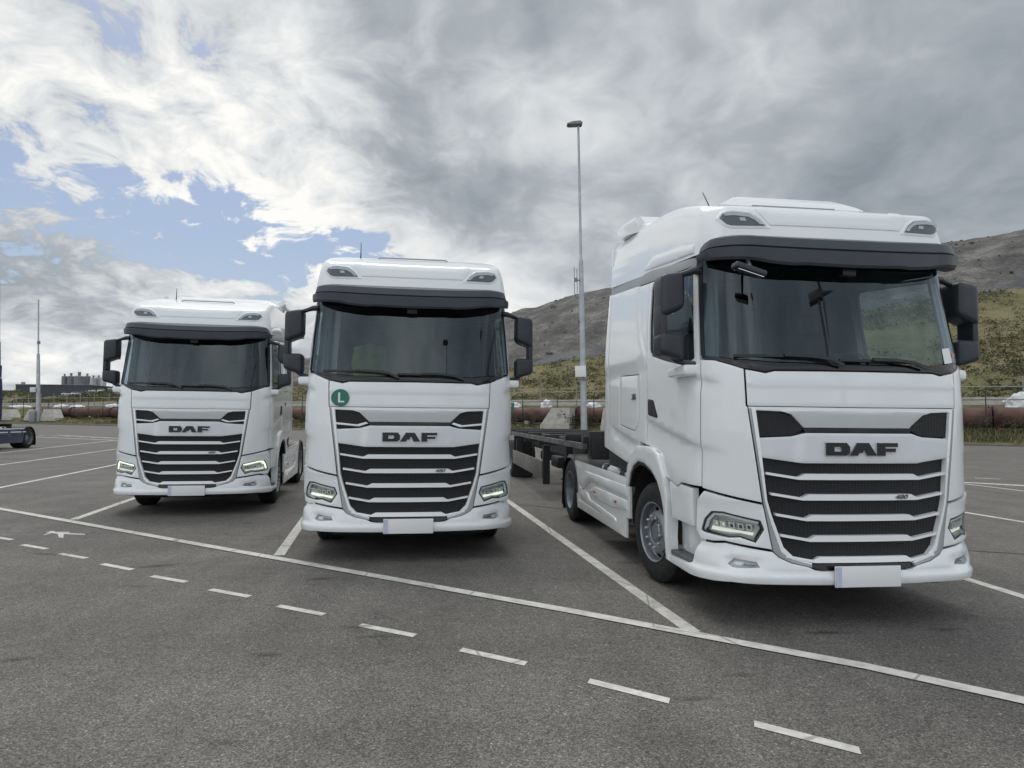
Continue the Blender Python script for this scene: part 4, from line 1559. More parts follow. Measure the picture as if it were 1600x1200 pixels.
def stain_mat():
    """dark rubber and oil marks that thin out into the asphalt"""
    m = bpy.data.materials.new('stain')
    m.use_nodes = True
    nt = m.node_tree
    n_, l_ = nt.nodes, nt.links
    b = n_['Principled BSDF']
    b.inputs['Base Color'].default_value = (.03, .03, .03, 1)
    b.inputs['Roughness'].default_value = .7
    tc = n_.new('ShaderNodeTexCoord')
    gr = n_.new('ShaderNodeVectorMath')
    gr.operation = 'LENGTH'
    mp = n_.new('ShaderNodeMapping')
    mp.inputs['Location'].default_value = (-1, -1, 0)
    mp.inputs['Scale'].default_value = (2, 2, 0)
    l_.new(tc.outputs['UV'], mp.inputs[0])
    l_.new(mp.outputs[0], gr.inputs[0])
    n = n_.new('ShaderNodeTexNoise')
    n.inputs['Scale'].default_value = 14
    n.inputs['Detail'].default_value = 8
    n.inputs['Roughness'].default_value = .7
    l_.new(tc.outputs['Object'], n.inputs['Vector'])
    ad = n_.new('ShaderNodeMath')
    ad.operation = 'MULTIPLY_ADD'
    ad.inputs[1].default_value = 1.3
    l_.new(n.outputs['Fac'], ad.inputs[0])
    l_.new(gr.outputs['Value'], ad.inputs[2])
    r = n_.new('ShaderNodeMapRange')
    r.inputs['From Min'].default_value = .75
    r.inputs['From Max'].default_value = 1.55
    r.inputs['To Min'].default_value = .5
    r.inputs['To Max'].default_value = 0
    l_.new(ad.outputs[0], r.inputs['Value'])
    l_.new(r.outputs[0], b.inputs['Alpha'])
    return m


M['asphalt'] = asphalt()
M['line'] = line_paint()
M['line_plain'] = plain('arrow_paint', (.55, .54, .50), .7, var=.3, vscale=5)
M['stain'] = stain_mat()
M['tar'] = plain('tar_joint', (.03, .03, .03), .6)
M['concrete'] = plain('concrete', (.46, .44, .40), .85, var=.25, vscale=1.6, bump=.2, bscale=30)
M['kerb'] = plain('kerb_stone', (.16, .155, .145), .85, var=.3, vscale=1.2, bump=.2, bscale=25)

park = add_mesh('car_park', [(-2500, -1500, 0), (2500, -1500, 0), (2500, 3500, 0), (-2500, 3500, 0)], [(0, 1, 2, 3)], 'asphalt')
tag(park, kind='structure')


def ribbon(name, pts, wid, mat, z, ends=None):
    """painted strip on the asphalt, mitred along a polyline"""
    V = []
    n = len(pts)
    for i, p in enumerate(pts):
        a, b = Vector(pts[max(0, i - 1)][:2]), Vector(pts[min(n - 1, i + 1)][:2])
        t = (b - a).normalized()
        q = Vector((-t.y, t.x)) * wid / 2
        if ends and i in (0, n - 1):
            q = ends.normalized() * (wid / 2 / max(.3, abs(ends.normalized().dot(Vector((-t.y, t.x))))))
            if q.dot(Vector((-t.y, t.x))) < 0:
                q = -q
        V += [(p[0] + q.x, p[1] + q.y, z), (p[0] - q.x, p[1] - q.y, z)]
    F = [(2 * i, 2 * i + 1, 2 * i + 3, 2 * i + 2) for i in range(n - 1)]
    o = add_mesh(name, V, F, mat, park, smooth=False)
    uv = o.data.uv_layers.new()
    for lp in o.data.loops:
        i = lp.vertex_index
        uv.data[lp.index].uv = (i // 2, i % 2)
    return o


BAY = Vector((math.sin(R(-11.2)), math.cos(R(-11.2))))
fl = [on_ground(*p) for p in ((0, 795.5), (112, 815.5), (430, 872.5), (700, 921), (900, 957), (1090, 993), (1350, 1041.5), (1600, 1096))]
d0 = (fl[0] - fl[1]).normalized()
d1 = (fl[-1] - fl[-2]).normalized()
ribbon('front_line', [fl[0] + d0 * 30] + fl + [fl[-1] + d1 * 14], .14, 'line', .008)


def bay_line(a, b, back=14.0, front=0.0, wid=.14):
    p, q = on_ground(*a), on_ground(*b)
    d = (q - p).normalized()
    ribbon('bay_line', [p - d * front, p, q, q + d * back], wid, 'line', .004)


bay_line((1083, 988), (795, 784), 12)
bay_line((436, 868), (470, 819), 14)
bay_line((115, 812), (203, 781), 14)
bay_line((0, 762), (180, 726.3), 8, 12)
bay_line((0, 726.6), (180, 702), 8, 14)
bay_line((0, 708), (162, 690), 4, 14)
bay_line((1600, 933), (1504, 903), 10, 6)
bay_line((1600, 816), (1512, 801.6), 10, 12)
bay_line((1600, 767.4), (1514, 757), 6, 14)
fa, fb = on_ground(1514, 754.5), on_ground(1600, 759)
fd = (fb - fa).normalized()
ribbon('far_line', [fa - fd * 60, fa, fb, fb + fd * 30], .35, 'line', .006)
fa, fb = on_ground(60, 683), on_ground(180, 688)
fd = (fb - fa).normalized()
ribbon('far_line', [fa - fd * 40, fa, fb, fb + fd * 8], .28, 'line', .006)
for k in range(7):
    p = on_ground(62 + k * 20, 680.5 + k * .75)
    q = on_ground(70 + k * 20, 680.8 + k * .75)
    ribbon('dash_line', [p, q], .25, 'line', .006)
p, q = on_ground(1523, 747), on_ground(1562, 749)
ribbon('dash_line', [p, q], .16, 'line', .006)
dashes = [((-60, 829), (-32, 834)), ((-20, 837.5), (19, 843.8)), ((35, 851.5), (73.5, 858.2)), ((93.5, 865.5), (135, 872.7)), ((160, 881.5), (206.5, 890.5)), ((237.5, 900.5), (291.5, 910)), ((328.5, 921.5), (390, 932.7)), ((435, 947), (506.5, 960.8)), ((562.5, 977), (648.5, 993.8)),
          ((720, 1015.5), (822, 1037.8)), ((920, 1064.5), (1046, 1096)), ((1178.5, 1131.5), (1344, 1174)), ((1510, 1220), (1730, 1282))]
for a, b in dashes:
    ribbon('dash_line', [on_ground(*a), on_ground(*b)], .085, 'line', .004, ends=Vector((.35, 1)))
arrow = [(71, 832), (82, 829.8), (88, 831.5), (108.5, 831.4), (108.5, 832.8), (101, 833.2), (133, 834.6), (133, 836), (99.5, 835), (99, 841), (92, 840.4), (90, 834.8), (81, 833.2), (69.5, 836.6), (68, 835.8), (77, 832.8)]
pts = [on_ground(*p) for p in arrow]
bm = bmesh.new()
bm.faces.new([bm.verts.new((p.x, p.y, .004)) for p in pts])
bmesh.ops.triangulate(bm, faces=bm.faces)
arr = from_bm('arrow_marking', bm, 'line_plain', park)
for f in arr.data.polygons:
    if f.normal.z < 0:
        f.flip()
# sealed joints
for pl_ in ([(-40, 712), (0, 716), (60, 722), (110, 725.5), (180, 733), (330, 748)], [(800, 788), (840, 791), (880, 795.5), (960, 803)], [(1440, 855), (1515, 860.5), (1600, 866), (1700, 873)]):
    ribbon('tar_joint', [on_ground(*p) for p in pl_], .05, 'tar', .003)


def stain(px, py, w, h, rot):
    c = on_ground(px, py)
    k = c.y / CAM_F
    hw = w * k / 2
    hw *= 1.15
    hd = .55 * h * c.y * c.y / (CAM_F * CAM_H) / 2
    me = bpy.data.meshes.new('tyre_scuff')
    me.from_pydata([(-hw, -hd, 0), (hw, -hd, 0), (hw, hd, 0), (-hw, hd, 0)], [], [(0, 1, 2, 3)])
    uv = me.uv_layers.new()
    for i, q in enumerate(((0, 0), (1, 0), (1, 1), (0, 1))):
        uv.data[i].uv = q
    o = link_mesh('tyre_scuff', me, 'stain', park)
    o.location = (c.x, c.y, .0105)
    o.rotation_euler = (0, 0, R(rot))


for a in ((420, 1024, 70, 12, 0), (590, 995, 95, 9, 4), (1085, 1093, 80, 11, 0), (1160, 1056, 70, 9, 0), (25, 1031, 70, 12, 12), (350, 1162, 80, 16, -5), (330, 1085, 50, 5, 8),
          (240, 885, 90, 9, 25), (560, 980, 80, 8, 6), (500, 905, 60, 8, 20), (1290, 990, 90, 12, 0), (70, 866, 60, 6, -5), (985, 880, 60, 6, 4), (1480, 985, 60, 9, 0), (215, 917, 60, 5, 0)):
    stain(*a)

# ------------------------------------------------------------------ the three tractors
POSE = [((-5.3102569, 10.93007434, 0), 0.20823742), ((-1.15915635, 7.58292761, 0), 0.14625774), ((2.833995, 5.35065519, 0), 0.11894279)]
truck = make_truck()
truck.location, truck.rotation_euler = POSE[0][0], (0, 0, POSE[0][1])
tag(truck, 'white tractor truck farthest from the camera, leftmost of the three facing us', 'truck', 'white tractor trucks parked in a row')
truck_m = copy_tree_fast(truck)
truck_m.location, truck_m.rotation_euler = POSE[1][0], (0, 0, POSE[1][1])
tag(truck_m, 'white tractor truck with a round green L sticker on its front', 'truck', 'white tractor trucks parked in a row')
truck_r = copy_tree_fast(truck)
truck_r.location, truck_r.rotation_euler = POSE[2][0], (0, 0, POSE[2][1])
tag(truck_r, 'nearest and largest white tractor truck with its roof hatch raised', 'truck', 'white tractor trucks parked in a row')


def descend(o, kids):
    for k in kids.get(o, []):
        yield k
        yield from descend(k, kids)


def kid_map():
    kids = {}
    for k in bpy.data.objects:
        if k.parent:
            kids.setdefault(k.parent, []).append(k)
    return kids


def set_mat(o, m):
    if not o.material_slots:
        return
    o.material_slots[0].link = 'OBJECT'
    o.material_slots[0].material = M[m]


kids = kid_map()
for tr_, lit in ((truck, ('drl', 'led')), (truck_m, ('drl_off', 'led_strong')), (truck_r, ('drl_off', 'led'))):
    for k in list(descend(tr_, kids)):
        base = k.name.split('.')[0]
        if base == 'daylight_strip':
            set_mat(k, lit[0])
        if base == 'lamp_floor' and lit[1] != 'led':
            set_mat(k, lit[1])
        if base == 'inlet_blade' and tr_ is truck_r:
            bpy.data.objects.remove(k)
kids = kid_map()


def part_of(root, base):
    return [k for k in descend(root, kids) if k.name.split('.')[0] == base]


# the nearest truck stands with its front wheels turned a little
for w in [k for k in kids[truck_r] if k.name.split('.')[0] == 'wheel']:
    ty = [k for k in kids[w] if k.name.startswith('tyre')][0]
    xs_w = [v.co.x for v in ty.data.vertices]
    ys_w = [v.co.y for v in ty.data.vertices]
    c_ = Vector(((min(xs_w) + max(xs_w)) / 2, (min(ys_w) + max(ys_w)) / 2, 0))
    if c_.y < 3:
        rz = Matrix.Rotation(R(7), 3, 'Z')
        w.rotation_euler = (0, 0, R(7))
        w.location = c_ - rz @ c_
# green round sticker with a white letter
bm = bmesh.new()
c = [Smap(-.79 + .098 * math.cos(a), 1.857 + .098 * math.sin(a), .0135) for a in [2 * math.pi * k / 40 for k in range(40)]]
bm.faces.new([bm.verts.new(p) for p in c])
st = from_bm('sticker', bm, 'green', truck_m)
st['label'] = 'round green sticker with a white letter L'
bm = bmesh.new()
bm_prism(bm, [(-.03, -.055), (.04, -.055), (.04, -.037), (-.009, -.037), (-.009, .058), (-.03, .058)], lambda u, v: Smap(-.785 + u, 1.857 + v, .0155), lambda u, v: Smap(-.785 + u, 1.857 + v, .0145))
from_bm('sticker_letter', bm, 'paper', st)
# raised hatch, front mirror and papers on the nearest truck
bm = bmesh.new()
prof = [(.97, 3.69, .75), (1.0, 3.735, .74), (1.14, 3.85, .52), (1.55, 3.93, .46), (1.95, 3.97, .46), (2.02, 3.92, .60), (2.02, 3.84, .75)]
L_ = [bm.verts.new((-w, y, z)) for y, z, w in prof]
R_ = [bm.verts.new((w, y, z)) for y, z, w in prof]
for i in range(len(prof)):
    j = (i + 1) % len(prof)
    bm.faces.new((L_[i], R_[i], R_[j], L_[j]))
bm.faces.new(L_)
bm.faces.new(R_)
bmesh.ops.bevel(bm, geom=list(bm.edges), offset=.02, segments=3, affect='EDGES')
for v in bm.verts:
    v.co.z -= .005
h_ = from_bm('roof_hatch', bm, 'white', truck_r, 40)
h_['label'] = 'raised white roof hatch'
tube('hatch_vent', [(-.06, 1.55, 3.93), (.06, 1.55, 3.93)], .018, 'black', h_, 8)
bm = bmesh.new()
bm_box(bm, (-.965, -.02, 2.835), (.27, .10, .05), Matrix.Rotation(R(16), 3, 'Y') @ Matrix.Rotation(R(0), 3, 'X'), .018, 3)
fm = from_bm('front_mirror', bm, 'mirror_plastic', truck_r, 50)
tube('front_mirror_arm', [(-.93, .02, 2.86), (-.90, .12, 2.93), (-.86, .22, 2.99)], .02, 'mirror_plastic', fm, 8)
box('front_mirror_glass', (-.965, -.02, 2.806), (.22, .075, .004), 'mirror_glass', fm, rot=Matrix.Rotation(R(16), 3, 'Y'))
panel('windscreen_paper', [(.84, 2.13), (.935, 2.145), (.93, 2.275), (.838, 2.26)], 'paper', truck_r, Smap, both=False, off=.001, thick=.002, step=.1, gap=0, drop=0, ring=0)
panel('windscreen_tag', [(.95, 2.19), (1.01, 2.20), (1.005, 2.235), (.95, 2.225)], 'orange', truck_r, Smap, both=False, off=.001, thick=.002, step=.1, gap=0, drop=0, ring=0)
tube('aerial', [(-.56, 1.55, 3.76), (-.585, 1.58, 3.86), (-.65, 1.62, 4.04)], [.012, .007, .004], 'black', truck_r, 6)
for tr_, x in ((truck, -.62), (truck_m, -.70)):
    a_ = tube('aerial', [(x, 1.30, 3.70), (x, 1.31, 3.79), (x, 1.32, 3.98)], [.03, .008, .004], 'black', tr_, 6)
    box('aerial_base', (x, 1.29, 3.735), (.09, .12, .035), 'black', a_, bevel=.012)
box('paper_sheet', (-.33, .42, 2.085), (.30, .21, .004), 'paper', truck_m, rot=Matrix.Rotation(R(8), 3, 'Z'))
# high-visibility vest hung over the seat of the middle truck
bm = bmesh.new()
rows = []
for i in range(9):
    u = i / 8
    rows.append([bm.verts.new((-.80 + .44 * u + .015 * math.sin(9 * v), 1.56 - .05 * math.sin(math.pi * u) + .10 * v + .02 * math.sin(14 * u + 3 * v), 2.10 + .55 * v - .10 * abs(u - .5) * (v > .9))) for v in [k / 6 for k in range(7)]])
for r0, r1 in zip(rows, rows[1:]):
    for k in range(6):
        bm.faces.new((r0[k], r1[k], r1[k + 1], r0[k + 1]))
v_ = from_bm('safety_vest', bm, 'hivis', None, 60)
v_.location, v_.rotation_euler = POSE[1][0], (0, 0, POSE[1][1])
sm = v_.modifiers.new('thick', 'SOLIDIFY')
sm.thickness = .01
tag(v_, 'yellow green high visibility vest behind the windscreen of the truck with the L sticker', 'vest')


# ------------------------------------------------------------------ skeletal container trailer behind the nearest truck
def make_trailer():
    t = empty('container_trailer', POSE[2][0], POSE[2][1], 'black skeletal container trailer coupled behind the nearest white truck', 'trailer')
    M['trailer_worn_lit'] = plain('trailer_worn_lit', (.13, .13, .128), .6, var=.6, vscale=3)  # paler than the beams: wear, plus lit top edges put into the colour
    M.setdefault('trailer', plain('trailer_black', (.022, .022, .024), .45, var=.4, vscale=5))
    for sg in (1, -1):
        bm = bmesh.new()
        bm_prism(bm, [(4.75, 1.22), (7.0, 1.22), (7.6, .86), (16.6, .86), (16.6, 1.20), (7.9, 1.20), (7.2, 1.36), (4.75, 1.36)], lambda u, v: Vector((sg * .46, u, v)), lambda u, v: Vector((sg * .58, u, v)))
        from_bm('main_beam', bm, 'trailer', t)
        box('side_rail', (sg * 1.19, 9.6, 1.235), (.06, 9.8, .085), 'trailer_worn_lit', t)
        box('side_rail', (sg * .90, 8.2, 1.28), (.05, 6.6, .05), 'trailer_worn_lit', t)
    for y in (4.80, 6.1, 8.2, 10.4, 12.6, 14.6, 16.5):
        box('bolster', (0, y, 1.25 if y > 7 else 1.31), (2.42, .16, .16), 'trailer', t, bevel=.01)
    for y in (9.3, 11.5, 13.6):
        box('outrigger', (0, y, 1.12), (2.30, .08, .10), 'trailer', t)
    box('headboard', (0, 4.62, 1.28), (2.30, .10, .36), 'trailer', t, bevel=.01)
    bx = box('valve_box', (-.98, 4.66, 1.22), (.30, .26, .34), 'trailer', t, bevel=.02)
    for sg in (1, -1):
        lg = box('landing_leg', (sg * .80, 7.75, .80), (.13, .13, .62), 'trailer', t)
        box('leg_foot', (sg * .80, 7.75, .475), (.26, .30, .03), 'trailer', lg)
        sd = box('side_guard', (sg * 1.19, 11.0, .60), (.04, 4.9, .36), 'kerb', t, bevel=.006)
        box('guard_mount', (sg * 1.10, 8.60, .70), (.14, .12, .80), 'trailer', sd)
        box('guard_mount', (sg * 1.10, 12.9, .80), (.14, .12, .60), 'trailer', sd)
        for y in (13.9, 15.2):
            w = bpy.data.objects.new('wheel', None)
            w.parent = t
            col.objects.link(w)
            for src in (k for k in WHEEL_KIDS):
                m_ = src.copy()
                col.objects.link(m_)
                m_.parent = w
                w.location = (0, y - 5.68, 0)
                if sg < 0:
                    m_.scale.x = -1
                for ch in kids.get(src, []):
                    c_ = ch.copy()
                    col.objects.link(c_)
                    c_.parent = m_
        box('mud_flap', (sg * .95, 13.2, .62), (.5, .02, 1.1), 'rubber', t)
    box('spare_carrier', (0, 9.6, .70), (1.5, .8, .25), 'trailer', t, bevel=.05)
    box('air_tank', (0, 12.0, .72), (1.3, .35, .30), 'trailer', t, bevel=.12, seg=3)
    return t


WHEEL_KIDS = []
for w in [k for k in kids[truck_r] if k.name.split('.')[0] == 'wheel']:
    ty = [k for k in kids[w] if k.name.startswith('tyre')][0]
    if min(v.co.y for v in ty.data.vertices) > 4 and min(v.co.x for v in ty.data.vertices) > 0:
        WHEEL_KIDS = kids[w]
make_trailer()

# dark blue tractor at the left edge, tail towards us
truck_b = copy_tree_fast(truck)
kids = kid_map()
for k in list(descend(truck_b, kids)):
    for sl in k.material_slots:
        if sl.material and sl.material.name.startswith('white_paint'):
            sl.link = 'OBJECT'
            sl.material = M['navy']
    if k.name.split('.')[0] in ('tail_lamp',):
        bpy.data.objects.remove(k)
        continue
    if k.name.split('.')[0] in ('daylight_strip',):
        set_mat(k, 'drl_off')
kids = kid_map()
for k in [q for q in kids[truck_b] if q.name.split('.')[0] == 'number_plate']:
    for ch in kids.get(k, []):
        bpy.data.objects.remove(ch)
    bpy.data.objects.remove(k)
ang = 0.15
gp = on_ground(44, 700)
ca, sa = math.cos(ang), math.sin(ang)
truck_b.location = (gp.x - (ca * 1.2 - sa * 5.68), gp.y - (sa * 1.2 + ca * 5.68), 0)
truck_b.rotation_euler = (0, 0, ang)
tag(truck_b, 'dark blue tractor truck cut off by the left edge, tail end showing', 'truck')
del truck_b['group']
for ya, yb, zz in ((2.6, 5.2, .955), (2.5, 3.9, .80), (4.1, 5.0, .80), (5.1, 5.35, .80)):
    box('reflective_strip', (1.236, (ya + yb) / 2, zz), (.012, yb - ya, .05), 'paper', truck_b)


# ------------------------------------------------------------------ verge, kerb and pipeline
KA, KB = Vector((-72.2, 107.1, 0)), Vector((35.2, 48.6, 0))
KE = (KB - KA).normalized()
KN = Vector((-KE.y, KE.x, 0))


def K(t, d, z=0.0):
    return KA + KE * t + KN * d + Vector((0, 0, z))


def k_at(px, d):
    """place along the kerb (t) where the line at distance d behind it crosses an image column"""
    r = ray(px, 650)
    a = r.x / r.y
    p0 = KA + KN * d
    # p0.x + t*ex = a*(p0.y + t*ey)
    return (a * p0.y - p0.x) / (KE.x - a * KE.y)


def z_at(px, py, d):
    t = k_at(px, d)
    p = K(t, d)
    q = ray(px, py)
    return CAM_H + q.z * p.y / q.y


def fb(x, y, z=0.0, oct=5):
    return noise.fractal(Vector((x, y, z)), 0.9, 2.1, oct)


def ground_mat(name, cols, scale, rough=.95, bump=.6, bscale=None, spec=.2):
    """patchy natural ground: several colours broken up by layered noise"""
    m, nt, b = new_mat(name)
    n_, l_ = nt.nodes, nt.links
    tc = n_.new('ShaderNodeTexCoord')
    n = n_.new('ShaderNodeTexNoise')
    n.inputs['Scale'].default_value = scale
    n.inputs['Detail'].default_value = 9
    n.inputs['Roughness'].default_value = .68
    l_.new(tc.outputs['Object'], n.inputs['Vector'])
    n2 = n_.new('ShaderNodeTexNoise')
    n2.inputs['Scale'].default_value = scale * 9
    n2.inputs['Detail'].default_value = 6
    n2.inputs['Roughness'].default_value = .7
    l_.new(tc.outputs['Object'], n2.inputs['Vector'])
    ad = n_.new('ShaderNodeMath')
    ad.operation = 'MULTIPLY_ADD'
    ad.inputs[1].default_value = .55
    l_.new(n2.outputs['Fac'], ad.inputs[0])
    l_.new(n.outputs['Fac'], ad.inputs[2])
    rp = n_.new('ShaderNodeValToRGB')
    e = rp.color_ramp.elements
    while len(e) > 1:
        e.remove(e[-1])
    for i, (pos, c) in enumerate(cols):
        if i == 0:
            e[0].position, e[0].color = pos, (*c, 1)
        else:
            q = e.new(pos)
            q.color = (*c, 1)
    l_.new(ad.outputs[0], rp.inputs[0])
    l_.new(rp.outputs[0], b.inputs['Base Color'])
    b.inputs['Roughness'].default_value = rough
    b.inputs['Specular IOR Level'].default_value = spec
    bp = n_.new('ShaderNodeBump')
    bp.inputs['Strength'].default_value = bump
    bp.inputs['Distance'].default_value = .5
    l_.new(n2.outputs['Fac'], bp.inputs['Height'])
    l_.new(bp.outputs[0], b.inputs['Normal'])
    return m


M['verge'] = ground_mat('verge_soil', [(.45, (.035, .04, .016)), (.65, (.07, .075, .03)), (.8, (.13, .12, .055)), (.95, (.16, .14, .09))], .5)
M['slope'] = ground_mat('slope_grass', [(.50, (.060, .064, .030)), (.64, (.105, .104, .050)), (.78, (.150, .138, .070)), (.93, (.21, .175, .105))], .06)
M['rock'] = ground_mat('rock_waste', [(.50, (.034, .035, .038)), (.66, (.082, .080, .079)), (.80, (.130, .124, .118)), (.95, (.235, .225, .210))], .16, bump=1.0)
M['rock_dark'] = ground_mat('dark_spoil', [(.45, (.035, .038, .042)), (.7, (.085, .088, .092)), (.9, (.14, .14, .14))], .12, bump=.8)
M['grass_blade'] = plain('grass_blade', (.100, .104, .045), .8, var=.5, vscale=.8)
M['dry_blade'] = plain('dry_grass', (.20, .17, .09), .85, var=.4, vscale=.9)
M['bush'] = plain('bush_leaf', (.055, .065, .030), .75, var=.5, vscale=1.2)
M['rust'] = plain('rusty_pipe', (.115, .058, .046), .75, var=.45, vscale=.7, bump=.3, bscale=6)
M['rust_dark'] = plain('rusty_flange', (.075, .038, .032), .8, var=.4, vscale=3)
M['post_dark'] = plain('fence_post_dark', (.035, .035, .036), .7, var=.3, vscale=3)
M['post_light'] = plain('fence_post_light', (.30, .30, .28), .6, .3, var=.2, vscale=3)
M['galv'] = plain('galvanised', (.42, .44, .46), .5, .35, var=.15, vscale=1.5)
M['lampgrey'] = plain('lamp_grey', (.22, .23, .25), .45)
M['bag'] = plain('white_sheeting', (.66, .68, .70), .6, var=.12, vscale=2)
M['shed'] = plain('shed_cladding', (.055, .063, .075), .7, var=.12, vscale=.2)
M['silo'] = plain('silo_steel', (.17, .175, .185), .6, .1, var=.2, vscale=.25)
M['silo_light'] = plain('silo_light', (.40, .41, .41), .6, .1, var=.15, vscale=.25)
M['car_white'] = plain('car_white', (.72, .73, .74), .3, coat=.5)
M['car_grey'] = plain('car_grey', (.12, .13, .15), .3, coat=.5)
M['turbine'] = plain('turbine_white', (.50, .51, .52), .5)
M['sign_green'] = plain('sign_green', (.01, .13, .10), .5)

# kerb in stones, then the bank
T0, T1 = -70.0, 215.0
kerb = empty('kerb', K(0, 0))
kerb['kind'] = 'structure'
kerb.location = (0, 0, 0)
me = None
n_st = 0
tk = k_at(-30, 0)
te = k_at(1700, 0)
L_stone = (te - tk) / 150
bm = bmesh.new()
bm_box(bm, (0, 0, .06), (L_stone - .02, .25, .14), None, .012, 1)
proto = from_bm('kerb_stone', bm, 'kerb', kerb)
ang_k = math.atan2(KE.y, KE.x)
for i in range(150):
    o = proto if i == 0 else proto.copy()
    if i:
        col.objects.link(o)
    p = K(tk + (i + .5) * L_stone, .125)
    o.location = (p.x, p.y, random.uniform(-.004, .004))
    o.rotation_euler = (0, 0, ang_k + random.uniform(-.003, .003))
    o.parent = kerb

ZB = tab([(.25, .10), (1.2, .16), (2.5, .45), (4.0, .95), (6.5, 1.15), (8.5, 1.5), (11, 2.9), (13.8, 3.35), (15, 3.4)])
V, F = [], []
ds = [.25, .7, 1.2, 1.8, 2.5, 3.2, 4, 5, 6, 7, 8, 9, 10, 11, 12, 13, 14.2]
ts = [T0 + k * 2.5 for k in range(int((T1 - T0) / 2.5) + 1)]
for t in ts:
    for d in ds:
        V.append(K(t, d, ZB(d) + (.10 * fb(t * .2, d * .3) if d > 1 else 0)))
n = len(ds)
for i in range(len(ts) - 1):
    for j in range(n - 1):
        F.append((i * n + j, (i + 1) * n + j, (i + 1) * n + j + 1, i * n + j + 1))
vg = add_mesh('verge_bank', V, F, 'verge', None, 80)
tag(vg, kind='structure')
# low concrete wall behind the pipe
bm = bmesh.new()
bm_prism(bm, [(13.9, 2.6), (14.5, 2.6), (14.4, 4.05), (14.0, 4.05)], lambda u, v: K(T0, u, v), lambda u, v: K(T1, u, v))
w_ = from_bm('concrete_wall', bm, 'concrete', None)
tag(w_, 'long low pale concrete wall running behind the rusty pipe', 'wall')

# pipeline of flanged sections on saddles
pipe = empty('pipeline', K(0, 6.2), 0, 'rusty red brown pipeline of flanged sections along the verge', 'pipe')
pipe.location = (0, 0, 0)
PZ, PR, PD = 2.12, .84, 6.2
tf = k_at(1549, PD)
for i in range(-12, 4):
    a, b = tf + i * 12.0, tf + (i + 1) * 12.0
    if b < T0 or a > T1:
        continue
    bm = bmesh.new()
    A_, B_ = K(a + .06, PD, PZ), K(b - .06, PD, PZ)
    u = Vector((0, 0, 1))
    w = KN
    for (q0, q1, r) in ((A_, B_, PR),):
        r0 = [bm.verts.new(q0 + (w * math.cos(2 * math.pi * k / 28) + u * math.sin(2 * math.pi * k / 28)) * r) for k in range(28)]
        r1 = [bm.verts.new(q1 + (w * math.cos(2 * math.pi * k / 28) + u * math.sin(2 * math.pi * k / 28)) * r) for k in range(28)]
        for k in range(28):
            bm.faces.new((r0[k], r0[(k + 1) % 28], r1[(k + 1) % 28], r1[k]))
        bm.faces.new(r0)
        bm.faces.new(r1)
    from_bm('pipe_section', bm, 'rust', pipe, 50)
    for off in (-.12, .12):
        bm = bmesh.new()
        r0 = [bm.verts.new(K(a + off - .05, PD, PZ) + (w * math.cos(2 * math.pi * k / 28) + u * math.sin(2 * math.pi * k / 28)) * (PR + .12)) for k in range(28)]
        r1 = [bm.verts.new(K(a + off + .05, PD, PZ) + (w * math.cos(2 * math.pi * k / 28) + u * math.sin(2 * math.pi * k / 28)) * (PR + .12)) for k in range(28)]
        for k in range(28):
            bm.faces.new((r0[k], r0[(k + 1) % 28], r1[(k + 1) % 28], r1[k]))
        bm.faces.new(r0)
        bm.faces.new(r1)
        from_bm('pipe_flange', bm, 'rust_dark', pipe, 40)
    bm = bmesh.new()
    bm_box(bm, (0, 0, 0), (.5, 1.5, 1.0), None, .03, 1)
    s_ = from_bm('pipe_saddle', bm, 'concrete', pipe)
    s_.location = K(a + 6, PD, .98)
    s_.rotation_euler = (0, 0, ang_k)


def block(px0, px1, d, ztop, slope_l, slope_r, label, zb=.55, depth=1.6):
    t0, t1 = k_at(px0, d), k_at(px1, d)
    c = K((t0 + t1) / 2, d)
    hw = (t1 - t0) / 2
    root = empty('concrete_block', (c.x, c.y, 0), ang_k, label, 'concrete block', 'concrete anchor blocks by the pipeline')
    bm = bmesh.new()
    bm_box(bm, (0, depth / 2, zb + .27), (hw * 2, depth, .54), None, .02, 1)
    from_bm('block_base', bm, 'concrete', root)
    bm = bmesh.new()
    z0 = zb + .56
    bm_prism(bm, [(-hw + .03, z0), (hw - .03, z0), (hw - slope_r, ztop), (-hw + slope_l, ztop)], lambda u_, v_: Vector((u_, .05 + .25 * (v_ - z0) / (ztop - z0), v_)), lambda u_, v_: Vector((u_, depth - .05, v_)))
    from_bm('block_top', bm, 'concrete', root)


block(844, 890, 2.6, 2.85, 1.2, .15, 'pale concrete block with a sloping side left of the tall lamp mast')
block(938, 975, 2.6, 2.85, .2, .9, 'pale concrete block half hidden by the nearest truck cab')
block(-14, 18, 2.6, 2.55, .3, 1.2, 'pale concrete block at the far left behind the dark blue truck')
block(37, 50, 2.4, 2.55, 1.0, .1, 'narrow concrete block left of the slim mast with a white box')
block(63, 85, 2.6, 2.6, .3, 1.2, 'concrete block right of the slim mast with a white box')


